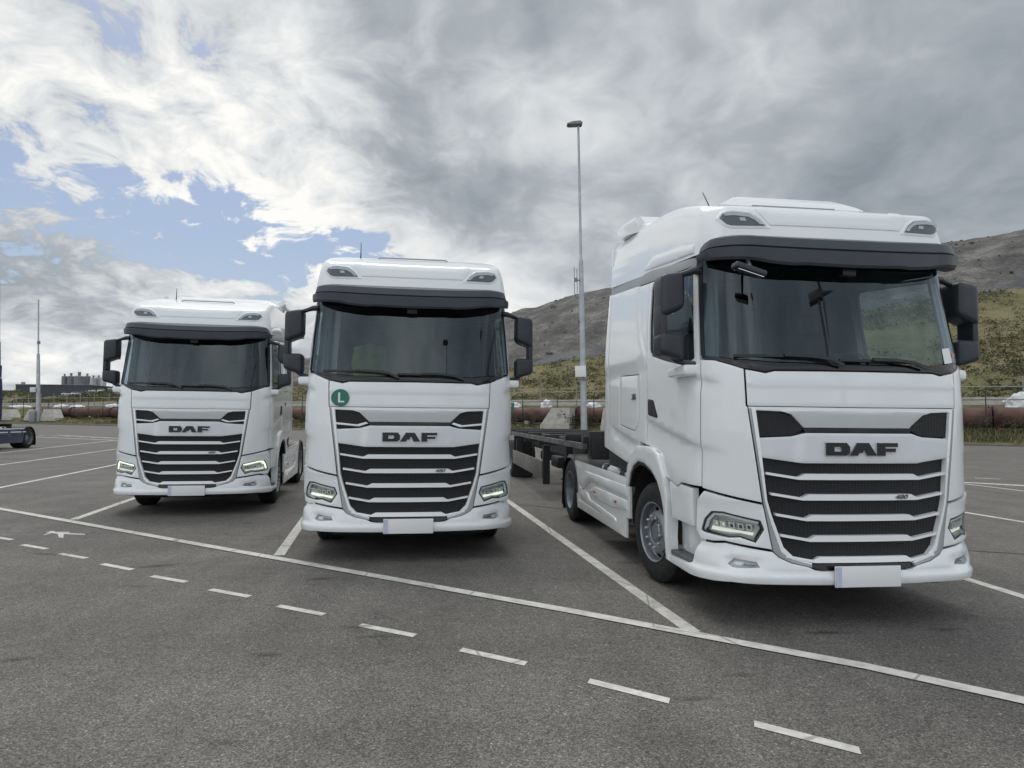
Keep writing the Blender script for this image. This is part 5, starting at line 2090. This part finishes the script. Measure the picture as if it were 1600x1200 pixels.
def grass_band(name, mats, count, area, hmin, hmax, seed):
    """thousands of separate blades standing in tufts"""
    rnd = random.Random(seed)
    V, F = [], []
    for _ in range(count):
        p, sc_ = area(rnd)
        nb = rnd.randint(6, 11)
        for _b in range(nb):
            a = rnd.uniform(0, 2 * math.pi)
            lean = rnd.uniform(.05, .55)
            h = rnd.uniform(hmin, hmax) * sc_
            w = h * rnd.uniform(.06, .13)
            bx, by = rnd.gauss(0, .12 * sc_), rnd.gauss(0, .12 * sc_)
            base = p + Vector((bx, by, 0))
            d = Vector((math.cos(a), math.sin(a), 0))
            s = Vector((-d.y, d.x, 0)) * w
            mid = base + d * lean * h * .35 + Vector((0, 0, h * .6))
            tip = base + d * lean * h + Vector((0, 0, h))
            i = len(V)
            V += [base - s, base + s, mid + s * .7, mid - s * .7, tip]
            F += [(i, i + 1, i + 2, i + 3), (i + 3, i + 2, i + 4)]
    o = add_mesh(name, V, F, mats, None, 180)
    tag(o, kind='stuff')
    return o


tl, tr = k_at(-40, 3), k_at(1720, 3)


def verge_area(d0, d1, power=1.0):
    def f(rnd):
        # spread evenly across the picture rather than along the kerb
        t = k_at(rnd.uniform(-60, 1720), 3)
        d = rnd.uniform(d0, d1)
        return K(t, d, ZB(d) - .03), (.7 + .8 * max(0, fb(t * .11, d * .4, 3.3) + .3)) * power
    return f


tag(grass_band('verge_grass', 'grass_blade', 2600, verge_area(1.7, 5.2), .12, .38, 3), 'green grass tufts growing along the verge below the pipe', 'grass')
tag(grass_band('dry_grass', 'dry_blade', 1200, verge_area(1.5, 4.6), .12, .38, 5), 'dry yellow grass tufts growing along the verge by the kerb', 'grass')


def bush(px, d, w, h, seed, label, dz=0.0, group='bushes on the verge'):
    """twiggy bush: a few stems and many small leaf faces spread through an uneven crown"""
    rnd = random.Random(seed)
    c = K(k_at(px, d), d, ZB(d) - .05 + dz)
    root = empty('bush', c, 0, label, 'bush', group)
    bm = bmesh.new()
    for k in range(5):
        a = rnd.uniform(0, 6.28)
        bm_tube(bm, [(0, 0, 0), (math.cos(a) * w * .2, math.sin(a) * w * .2, h * .4), (math.cos(a) * w * .35, math.sin(a) * w * .35, h * .75)], [.05, .03, .01], 5)
    from_bm('stem', bm, 'rust_dark', root, 60)
    V, F = [], []
    lobes = [(rnd.uniform(-.5, .5) * w, rnd.uniform(-.3, .3) * w, rnd.uniform(.25, .8) * h, rnd.uniform(.22, .4) * min(w, h)) for _ in range(9)]
    for _ in range(420):
        lx, ly, lz, lr = rnd.choice(lobes)
        q = Vector((rnd.gauss(0, 1), rnd.gauss(0, 1), rnd.gauss(0, 1))).normalized() * lr * rnd.uniform(.5, 1.15)
        p = Vector((lx, ly, max(.05, lz))) + q
        if p.z < 0:
            continue
        s = rnd.uniform(.05, .12) * (h / 1.6)
        u_ = Vector((rnd.gauss(0, 1), rnd.gauss(0, 1), rnd.gauss(0, .6))).normalized() * s
        v_ = Vector((rnd.gauss(0, 1), rnd.gauss(0, 1), rnd.gauss(0, .6))).normalized() * s
        i = len(V)
        V += [p - u_, p + v_ * .6, p + u_, p - v_ * .6]
        F.append((i, i + 1, i + 2, i + 3))
    add_mesh('foliage', V, F, 'bush', root, 180)


bush(893, 3.4, 2.2, 2.0, 1, 'dark round bush between the concrete block and the tall lamp mast')
bush(826, 3.8, 3.4, 1.6, 2, 'low green bush left of the pale concrete block below the pipe')
bush(806, 4.2, 2.6, 1.5, 3, 'green bush beside the small green sign below the pipe')
bush(928, 3.6, 2.2, 1.5, 4, 'scrubby bush right of the tall lamp mast')
bush(1552, 4.4, 2.6, 1.3, 5, 'low bush in front of the pipe flange at the right')
bush(1592, 4.2, 2.6, 1.2, 6, 'low bush under the pipe at the right edge')
bush(1525, 4.2, 1.6, .9, 7, 'small tuft of scrub beside the nearest truck at the right')
bush(122, 4.0, 3.6, 1.5, 8, 'scrubby bush below the far pipe, left of the farthest white truck')
bush(150, 4.0, 3.2, 1.4, 9, 'scrubby bush below the far pipe nearest the farthest white truck mirror')
bush(480, 3.6, 2.6, 1.3, 10, 'bush seen through the gap between the left and middle trucks')

# fences: dark posts in front of the pipe, pale posts on the wall
fd_ = empty('pipe_fence', (0, 0, 0), 0, 'fence of dark posts and one thin dark rail in front of the pipe', 'fence')
D1 = 4.6
tp = k_at(871, D1)
te_ = k_at(1541, D1)
stepf = (te_ - tp) / round((te_ - tp) / 4.2)
bm = bmesh.new()
bm_box(bm, (0, 0, 1.62), (.07, .07, 3.24), None)
pr = from_bm('fence_post', bm, 'post_dark', fd_)
first = True
for k in range(-34, 26):
    t = tp + k * stepf
    if t < k_at(-60, D1) or t > k_at(1700, D1):
        continue
    o = pr if first else pr.copy()
    if not first:
        col.objects.link(o)
        o.parent = fd_
    first = False
    p = K(t, D1, 1.0)
    o.location = p
    o.rotation_euler = (random.uniform(-.03, .03), random.uniform(-.03, .03), ang_k)
tube('fence_rail', [K(t, D1 - .04, 3.52) for t in (k_at(-60, D1), k_at(1700, D1))], .035, 'post_dark', fd_, 6)
for z in (2.2, 2.9):
    tube('fence_wire', [K(t, D1 - .04, z) for t in (k_at(-60, D1), k_at(1700, D1))], .012, 'post_dark', fd_, 5)
fl_ = empty('wall_fence', (0, 0, 0), 0, 'fence of pale thin posts and rail standing behind the pipe', 'fence')
D2 = 13.2
tp = k_at(845, D2)
step2 = (k_at(901, D2) - tp)
bm = bmesh.new()
bm_box(bm, (0, 0, 1.35), (.09, .09, 2.7), None)
pr = from_bm('fence_post', bm, 'post_light', fl_)
first = True
for k in range(-40, 40):
    t = tp + k * step2
    if t < k_at(-60, D2) or t > k_at(1700, D2):
        continue
    o = pr if first else pr.copy()
    if not first:
        col.objects.link(o)
        o.parent = fl_
    first = False
    o.location = K(t, D2, 3.2)
    o.rotation_euler = (0, 0, ang_k)
tube('fence_rail', [K(t, D2 - .06, 4.95) for t in (k_at(-60, D2), k_at(1700, D2))], .05, 'post_light', fl_, 6)


def crumpled(px0, px1, d, h, seed, label):
    """heap of white sheeting"""
    t0, t1 = k_at(px0, d), k_at(px1, d)
    bm = bmesh.new()
    bmesh.ops.create_icosphere(bm, subdivisions=4, radius=1)
    for v in bm.verts:
        q = v.co
        n_ = noise.fractal(q * 1.7 + Vector((seed * 3.1, 0, 0)), .8, 2.0, 4)
        r = 1 + .35 * n_ + .12 * abs(noise.noise(q * 6 + Vector((seed, 2, 1))))
        q = q * r
        v.co = Vector((q.x * (t1 - t0) / 2, q.y * .8, max(-.2, q.z * h)))
    o = from_bm('white_sheeting', bm, 'bag', None, 45)
    o.location = K((t0 + t1) / 2, d, ZB(d))
    o.rotation_euler = (0, 0, ang_k)
    tag(o, label, 'sheeting', 'heaps of white sheeting behind the pipe')


crumpled(1568, 1618, 12.0, 1.1, 1, 'large crumpled heap of white sheeting behind the pipe at right edge')
crumpled(846, 862, 12.2, .75, 2, 'small peaked white heap above the concrete block')
crumpled(917, 938, 12.2, .5, 3, 'flat white heap right of the tall lamp mast')
crumpled(790, 813, 12.2, .5, 4, 'flat white heap beside the middle truck mirror')
crumpled(84, 108, 12.0, .5, 5, 'white heap on the far pipe verge right of the slim mast')
crumpled(112, 128, 12.0, .4, 6, 'white heap behind the far pipe, middle of the left verge')
crumpled(168, 184, 12.0, .55, 7, 'white heap beside the farthest truck mirror')
crumpled(14, 48, 12.0, .4, 8, 'long white heap behind the far pipe left of the slim mast')

# ------------------------------------------------------------------ hills
cols_px = [-500, -300, -100, 0, 30, 70, 110, 150, 190, 260, 340, 420, 470, 520, 580, 640, 700, 760, 800, 830, 855, 880, 905, 925, 950, 1000, 1060, 1130, 1200, 1270, 1340, 1410, 1475, 1510, 1550, 1600, 1700, 1850, 2050, 2300]
ridge_y = tab([(-500, 612), (0, 611), (30, 611), (70, 626), (110, 620), (150, 614), (190, 608), (260, 598), (340, 588), (420, 574), (470, 562), (520, 549), (580, 536), (640, 522), (700, 508), (760, 496), (800, 489), (830, 483), (855, 473), (880, 464), (905, 458), (925, 455), (950, 450), (1000, 444), (1060, 436), (1130, 426), (1200, 416), (1270, 406), (1340, 397), (1410, 388), (1475, 379), (1510, 374), (1550, 369), (1600, 362), (1700, 350), (1850, 345), (2050, 355), (2300, 380)])
ridge_d = tab([(-500, 300), (0, 190), (110, 150), (190, 175), (420, 200), (640, 200), (800, 195), (950, 190), (1200, 175), (1475, 160), (1600, 155), (2300, 170)])
border = tab([(-500, 1.0), (190, 1.0), (340, .60), (470, .36), (800, .30), (850, .30), (950, .31), (1200, .38), (1475, .46), (1600, .465), (2300, .46)])
NCX, NR = 360, 46
V, zone = [], []
for i in range(NCX + 1):
    f = i / NCX
    px = -500 + 2800 * f
    tb = k_at(px, 15)
    base = K(tb, 15, 3.45)
    yr = ridge_d(px)
    q = ray(px, ridge_y(px))
    top = q * (yr / q.y) + Vector((0, 0, CAM_H))
    top.z = max(top.z, 4.5)
    bd = border(px)
    for j in range(NR + 1):
        v = j / (NR - 4)
        if v <= 1:
            g = v
            hz = g + .05 * math.sin(g * math.pi * 2) * -1
            # bench at the foot of the spoil
            hz = hz - .035 * (sstep(g, bd - .02, bd + .05) - sstep(g, bd + .05, bd + .25))
            p = base.lerp(top, g)
            p.z = base.z + (top.z - base.z) * hz
        else:
            p = top.lerp(top + (top - base) * .35, (v - 1) * 8)
            p.z = top.z - (v - 1) * 8 * 14
        amp = min(1, v * 6) * (.35 if v < bd else 1.0) * (1 if v < .98 else .35)
        p.z += amp * (1.1 * fb(p.x * .045, p.y * .045, 1.0, 6) + .5 * fb(p.x * .2, p.y * .2, 7.0, 4))
        V.append(p)
        zone.append(v - bd)


def sub_grid(name, test, mat):
    F, used = [], {}
    VV = []
    for i in range(NCX):
        for j in range(NR):
            ids = (i * (NR + 1) + j, (i + 1) * (NR + 1) + j, (i + 1) * (NR + 1) + j + 1, i * (NR + 1) + j + 1)
            c = sum((V[k] for k in ids), Vector()) / 4
            zz = sum(zone[k] for k in ids) / 4 + .05 * fb(c.x * .06, c.y * .06, 4.0, 5)
            if test(zz):
                f = []
                for k in ids:
                    if k not in used:
                        used[k] = len(VV)
                        VV.append(V[k])
                    f.append(used[k])
                F.append(f)
    o = add_mesh(name, VV, F, mat, None, 80)
    tag(o, kind='structure')
    return o


sub_grid('grass_slope', lambda z: z < 0, 'slope')
sub_grid('spoil_foot', lambda z: 0 <= z < .075, 'rock_dark')
sub_grid('rock_hill', lambda z: z >= .075, 'rock')


def slope_area(rnd):
    for _ in range(50):
        i = rnd.randrange(int(NCX * .17), int(NCX * .80))
        j = rnd.randrange(1, NR - 6)
        k = i * (NR + 1) + j
        if zone[k] < -.01:
            p = V[k].lerp(V[k + NR + 2], rnd.random())
            p = p + Vector((rnd.uniform(-.8, .8), rnd.uniform(-.8, .8), -.1))
            if fb(p.x * .07, p.y * .07, 9.0) > rnd.uniform(-.5, .25):
                return p, rnd.uniform(.7, 1.6)
    return V[0], .01


def scrub(name, mat, count, seed, label, smin, smax):
    rnd = random.Random(seed)
    VV, FF = [], []
    for _ in range(count):
        p, s = slope_area(rnd)
        r = rnd.uniform(smin, smax) * s
        for _k in range(14):
            q = p + Vector((rnd.gauss(0, .5) * r, rnd.gauss(0, .5) * r, abs(rnd.gauss(0, .4)) * r))
            a = Vector((rnd.gauss(0, 1), rnd.gauss(0, 1), rnd.gauss(0, .7))).normalized() * r * rnd.uniform(.15, .4)
            b = Vector((rnd.gauss(0, 1), rnd.gauss(0, 1), abs(rnd.gauss(0, 1)))).normalized() * r * rnd.uniform(.15, .4)
            i = len(VV)
            VV += [q - a, q + a, q + b]
            FF.append((i, i + 1, i + 2))
    o = add_mesh(name, VV, FF, mat, None, 180)
    tag(o, label, 'scrub', kind='stuff')


M['scrub'] = plain('scrub_leaf', (.072, .082, .036), .8, var=.4, vscale=.5)
scrub('slope_scrub', 'scrub', 2600, 21, 'dark green scrub scattered over the grassy slope behind the trucks', .25, .7)
scrub('slope_tufts', 'grass_blade', 9000, 22, 'lighter green tufts covering the grassy slope behind the trucks', .25, .6)
scrub('slope_dry_tufts', 'dry_blade', 5000, 23, 'straw coloured tufts on the grassy slope behind the trucks', .25, .6)
# boulders strewn over the spoil
rnd = random.Random(9)
VV, FF = [], []
ico = bmesh.new()
bmesh.ops.create_icosphere(ico, subdivisions=1, radius=1)
iv = [v.co.copy() for v in ico.verts]
for i_, v in enumerate(ico.verts):
    v.index = i_
ifc = [[v.index for v in f.verts] for f in ico.faces]
ico.free()
for _ in range(1100):
    i = rnd.randrange(int(NCX * .34), int(NCX * .80))
    j = rnd.randrange(3, NR - 5)
    k = i * (NR + 1) + j
    if zone[k] < .01:
        continue
    p = V[k].lerp(V[k + NR + 2], rnd.random()) + Vector((rnd.uniform(-1, 1), rnd.uniform(-1, 1), 0))
    s = .10 * (1 + rnd.expovariate(.9))
    st_ = Vector((rnd.uniform(.7, 1.5), rnd.uniform(.7, 1.3), rnd.uniform(.5, 1.0)))
    b0 = len(VV)
    for q in iv:
        r = s * rnd.uniform(.75, 1.2)
        VV.append(p + Vector((q.x * st_.x, q.y * st_.y, q.z * st_.z)) * r)
    FF += [[b0 + k_ for k_ in f] for f in ifc]
bo = add_mesh('spoil_boulders', VV, FF, 'rock', None, 20)
tag(bo, 'loose grey boulders strewn over the rocky spoil hill', 'boulders', kind='stuff')


# ------------------------------------------------------------------ masts
def mast(c, h, r0, r1, label, lamp=True, cat='lamp mast', name='lamp_mast', head_dir=(-1, 0)):
    root = empty(name, c, 0, label, cat, 'lamp masts')
    bm = bmesh.new()
    hs = [0, h * .03, h * .10, h * .55, h * .56, h]
    rs = [r0 * 1.15, r0 * 1.05, r0, r0 * .72, r1 * 1.2, r1]
    bm_tube(bm, [(0, 0, z) for z in hs], rs, 14)
    from_bm('pole', bm, 'galv', root, 40)
    bm = bmesh.new()
    bm_box(bm, (0, 0, .03), (r0 * 3.4, r0 * 3.4, .06))
    from_bm('base_plate', bm, 'galv', root)
    if lamp:
        hd = Vector((head_dir[0], head_dir[1], 0)).normalized()
        s = Vector((-hd.y, hd.x, 0))
        bm = bmesh.new()
        k = h / 30.0
        pts = [(-.35, -.06), (.95, -.10), (1.15, .02), (.55, .22), (-.20, .28), (-.40, .10)]
        bm_prism(bm, pts, lambda u_, v_: hd * u_ * k - s * .42 * k + Vector((0, 0, h + v_ * k)), lambda u_, v_: hd * u_ * k + s * .42 * k + Vector((0, 0, h + v_ * k)))
        bmesh.ops.bevel(bm, geom=list(bm.edges), offset=.04 * k, segments=2, affect='EDGES')
        hdm = from_bm('lamp_head', bm, 'lampgrey', root, 40)
        bm = bmesh.new()
        bm_box(bm, hd * .45 * k + Vector((0, 0, h - .085 * k)), (.7 * k, .6 * k, .02 * k))
        from_bm('lamp_glass', bm, 'silo_light', hdm)
    return root


d_m = 2.3
tm = k_at(913, d_m)
pm = K(tm, d_m)
zb_ = ZB(d_m) + .25
top_z = z_at(904, 197, d_m)
lean_ = lambda base, px, py: (ray(px, py) * (base.y / ray(px, py).y)).x - base.x
m1_ = mast((pm.x, pm.y, zb_ - .3), top_z - zb_ + .3, .31, .115, 'tall pale lamp mast with a flat head standing behind the trailer')
m1_.rotation_euler = (0, math.atan2(lean_(pm, 903.5, 197), top_z), 0)
zc_ = z_at(907, 581, d_m) - zb_ + .3
bxm = box('mast_box', (-.30, -.45, zc_), (1.05, .45, 1.10), 'paper', m1_, bevel=.03)
box('mast_clamp', (0, -.1, zc_ - .75), (.85, .8, .12), 'lampgrey', m1_)
za = z_at(903, 440, d_m) - zb_ + .3
aer = tube('aerial_arm', [(0, 0, za), (-.55, -.2, za + .1)], .07, 'lampgrey', m1_, 6)
for dx, hh in ((-.45, 1.2), (-.72, 1.4)):
    tube('aerial_rod', [(dx, -.2, za - hh), (dx, -.2, za + hh)], .035, 'lampgrey', aer, 5)
box('aerial_node', (-.55, -.2, za + .1), (.3, .3, .4), 'lampgrey', aer, bevel=.05)
for px, py0, d, lab, bxx in ((60, 468, 2.6, 'slim grey mast with a white box standing beyond the dark blue truck', True), (-1, 436, 2.6, 'slim grey mast cut by the left edge above the dark blue truck', False)):
    t = k_at(px, d)
    p = K(t, d)
    zt = z_at(px, py0, d)
    mm = mast((p.x, p.y, .35), zt - .35, .34, .11, lab, lamp=False)
    mm.rotation_euler = (0, math.atan2(lean_(p, px, py0), zt), 0)
    if bxx:
        z1 = z_at(54, 609, d) - .35
        box('mast_box', (-.55, -.5, z1), (.85, .4, .85), 'bag', mm, bevel=.03)
        z2 = z_at(62, 535, d) - .35
        box('mast_camera', (.28, -.3, z2), (.4, .4, .55), 'lampgrey', mm, bevel=.1)
        box('mast_cabinet', (-.55, -.5, .95), (1.0, .6, 1.9), 'lampgrey', mm, bevel=.03)
# small green sign by the middle truck
d = 1.6
t = k_at(797, d)
p = K(t, d)
sg_ = empty('green_sign', (p.x, p.y, ZB(d) - .1), ang_k, 'small green sign with a white figure beside the middle truck', 'sign')
tube('sign_post', [(0, .05, 0), (0, .05, 2.9)], .04, 'galv', sg_, 8)
zs = z_at(797, 635, d) - ZB(d) + .1
sb = box('sign_board', (0, 0, zs), (.95, .03, .75), 'sign_green', sg_, bevel=.01)
bm = bmesh.new()
for poly in ([(-.02, .20), (.06, .20), (.06, .28), (-.02, .28)], [(-.10, -.02), (.02, .16), (.12, .16), (.16, .0), (.10, -.02), (.07, .06), (.0, -.10), (.10, -.26), (.02, -.26), (-.07, -.10), (-.16, -.22), (-.20, -.16)]):
    bm_prism(bm, poly, lambda u_, v_: Vector((u_, -.020, zs + v_)), lambda u_, v_: Vector((u_, -.016, zs + v_)))
from_bm('sign_figure', bm, 'paper', sb)


# ------------------------------------------------------------------ works buildings far left
def shed():
    Y = 420
    a, b = at_dist(24.5, 604, Y), at_dist(141, 602, Y)
    zt = b.z
    root = empty('industrial_shed', (a.x, Y, 0), 0, 'long dark grey flat roofed shed in front of the silos', 'building')
    L = b.x - a.x
    H = zt
    k = 30
    for i in range(k):
        o = box('cladding_sheet', (L * (i + .5) / k, 0, H / 2), (L / k - .06, .25, H), 'shed', root) if i == 0 else o0.copy()
        if i == 0:
            o0 = o
        else:
            col.objects.link(o)
            o.parent = root
            o.location = (L * i / k, 0, 0)
    box('shed_body', (L / 2, 20.2, H / 2 - .1), (L - .1, 40, H - .2), 'shed', root)
    box('roof_edge', (L / 2, 20, H + .15), (L + .4, 40.8, .3), 'lampgrey', root)
    c = at_dist(29, 600, Y)
    box('roof_vent', (c.x - a.x, 4, H + 1.0), (1.6, 1.6, 1.6), 'lampgrey', root)
    dr = box('shutter_door', (L * .52, -.16, 2.2), (4.5, .08, 4.4), 'lampgrey', root)
    box('door_lintel', (L * .52, -.2, 4.5), (4.9, .14, .3), 'silo_light', dr)


shed()


def silo(px0, px1, py_top, Y, mat, label, vent=True, seed=0):
    a, b = at_dist(px0, py_top, Y), at_dist(px1, py_top, Y)
    r = (b.x - a.x) / 2
    H = a.z
    root = empty('storage_silo', ((a.x + b.x) / 2, Y, 0), 0, label, 'silo', 'storage silos behind the shed')
    bm = bmesh.new()
    prof = [(0, r), (H * .25, r), (H * .252, r * 1.012), (H * .26, r), (H * .5, r), (H * .502, r * 1.012), (H * .51, r), (H * .75, r), (H * .752, r * 1.012), (H * .76, r), (H - .1, r), (H, r * .97)]
    rings = bm_lathe(bm, prof, 28, 'Z')
    bm.faces.new(rings[-1])
    from_bm('silo_shell', bm, mat, root, 30)
    bm = bmesh.new()
    rings = bm_lathe(bm, [(H, r * .97), (H + r * .22, r * .3), (H + r * .24, 0.01)], 28, 'Z')
    from_bm('silo_cap', bm, 'lampgrey', root, 30)
    bm = bmesh.new()
    rings = bm_lathe(bm, [(H, r * .30), (H + r * .75, r * .30), (H + r * .8, r * .36), (H + r * .95, r * .36), (H + r * .96, .01)], 16, 'Z')
    from_bm('silo_filter', bm, 'silo', root, 30)
    tube('silo_ladder', [(r * .6, -r * .82, 0), (r * .6, -r * .82, H)], .12, 'lampgrey', root, 5)


silo(97, 105, 588, 465, 'silo', 'grey silo at the left end of the silo row, smallest of the dark ones')
silo(106, 116.5, 588, 465, 'silo', 'second grey silo from the left end of the silo row')
silo(117, 131, 588, 460, 'silo', 'widest grey silo in the middle of the silo row')
silo(132, 141, 588, 470, 'silo', 'grey silo at the right end of the dark silos, beside the pale ones')
silo(141.5, 150.5, 591, 452, 'silo_light', 'leftmost pale silo of the row, beside the grey silos')
silo(150.5, 158, 590, 456, 'silo_light', 'middle pale silo of the three pale ones')
silo(158, 166, 590.5, 452, 'silo_light', 'rightmost pale silo, next to the far truck mirror')


def small_car(px, py, Y, yaw, mat, label, van=False):
    p = at_dist(px, py, Y)
    root = empty('parked_car', p, yaw, label, 'car', 'cars parked above the left bank')
    L, Wd, H = (4.9, 1.9, 2.1) if van else (4.4, 1.75, 1.48)
    bm = bmesh.new()
    side_p = [(-L / 2, .28), (L / 2, .28), (L / 2, .62), (L / 2 - .12, .84), (L * .24, .94), (-L * .40, .98), (-L / 2 + .04, .92)]
    bm_prism(bm, side_p, lambda u_, v_: Vector((u_, -Wd / 2, v_)), lambda u_, v_: Vector((u_, Wd / 2, v_)))
    bmesh.ops.bevel(bm, geom=list(bm.edges), offset=.09, segments=2, affect='EDGES')
    from_bm('body', bm, mat, root, 40)
    bm = bmesh.new()
    cab = [(-L * .44, .95), (L * .26, .92), (L * .06, H - .05), (-L * .02, H), (-L * .30, H - .02)]
    bm_prism(bm, cab, lambda u_, v_: Vector((u_, -Wd / 2 * (.94 - .18 * (v_ - .9) / (H - .9)), v_)), lambda u_, v_: Vector((u_, Wd / 2 * (.94 - .18 * (v_ - .9) / (H - .9)), v_)))
    from_bm('cabin_glass', bm, 'gloss', root, 40)
    box('car_roof', (-L * .13, 0, H), (L * .40, Wd * .76, .06), mat, root, bevel=.02)
    for x in (-L * .30, L * .31):
        for y in (-Wd / 2 + .08, Wd / 2 - .08):
            bm = bmesh.new()
            r_ = bm_lathe(bm, [(-.1, .02), (-.1, .22), (-.1, .31), (.1, .31), (.1, .22), (.1, .02)], 14, 'Y', (x, y, .31))
            from_bm('wheel', bm, 'rubber', root, 40)


for i, (px, py, Y, yaw, mt, lab) in enumerate((
        (104, 617.5, 330, .5, 'car_white', 'small white car parked lowest on the left bank, left end of the row'),
        (119, 617, 333, .35, 'car_white', 'small white car parked second from the left on the bank'),
        (132, 615, 337, .3, 'car_grey', 'dark grey car parked between the white cars on the bank'),
        (146, 613, 341, .3, 'car_white', 'small white car parked right of the dark grey one on the bank'),
        (160, 612, 345, .2, 'car_white', 'small white car parked below the pale silos on the bank'),
        (176, 609.5, 349, .2, 'car_white', 'small white car parked highest on the bank beside the truck mirror'))):
    small_car(px, py, Y, yaw, mt, lab)
# shelf the cars stand on
V, F = [], []
pxs = [60, 90, 104, 119, 132, 146, 160, 176, 200, 230]
pys = tab([(60, 622), (90, 619.5), (104, 618.2), (119, 617.4), (132, 615.4), (146, 613.6), (160, 612.4), (176, 610), (200, 607), (230, 603)])
for px in pxs:
    Y = 330 + (px - 104) * .27
    a, b = at_dist(px, pys(px), Y - 3.5), at_dist(px, pys(px), Y)
    V += [Vector((a.x, a.y, -1)), Vector((a.x, a.y, b.z - .5)), Vector((b.x, b.y - 2.2, b.z + .05)), Vector((b.x, b.y + 8, b.z + .08)), Vector((b.x, b.y + 12, -1))]
for i in range(len(pxs) - 1):
    for j in range(4):
        F.append((i * 5 + j, (i + 1) * 5 + j, (i + 1) * 5 + j + 1, i * 5 + j + 1))
sh = add_mesh('car_bank', V, F, 'slope', None, 30)
tag(sh, kind='structure')

# ------------------------------------------------------------------ behind the photographer: wind turbine and a lamp mast (seen mirrored in the windscreens)
HUB = Vector((85.6, -107.2, 80.9))
tb_ = empty('wind_turbine', (HUB.x, HUB.y, 0), 0, 'white wind turbine mirrored in the windscreen of the nearest truck', 'wind turbine')
bm = bmesh.new()
bm_tube(bm, [(0, 0, 0), (0, 0, 40), (0, 0, 80.2)], [1.7, 1.25, .8], 18)
from_bm('tower', bm, 'turbine', tb_, 40)
tb_.location = (88.0, -105.4, 0)
na = box('nacelle', (-1.5, -1.2, 81.2), (9.0, 2.4, 2.6), 'turbine', tb_, rot=Matrix.Rotation(R(38), 3, 'Z'), bevel=.5, seg=3)
rt = bpy.data.objects.new('rotor', None)
rt.parent = tb_
rt.location = (2.6, 2.0, 81.2)
rt.rotation_euler = (0, 0, R(-15))
col.objects.link(rt)
bm = bmesh.new()
bmesh.ops.create_uvsphere(bm, u_segments=16, v_segments=10, radius=1.1)
from_bm('rotor_hub', bm, 'turbine', rt, 60)
for a in (142, 22, -98):
    d = Vector((math.cos(R(a)), 0, math.sin(R(a))))
    bm = bmesh.new()
    bm_tube(bm, [d * .6, d * 2.5, d * 5, d * 9, d * 14], [.5, .75, .62, .42, .08], 10)
    from_bm('blade', bm, 'turbine', rt, 60)
mast((9.6, -20.3, 0), 19.0, .14, .07, 'lamp mast behind the photographer mirrored in the middle truck windscreen', head_dir=(-1, 0))
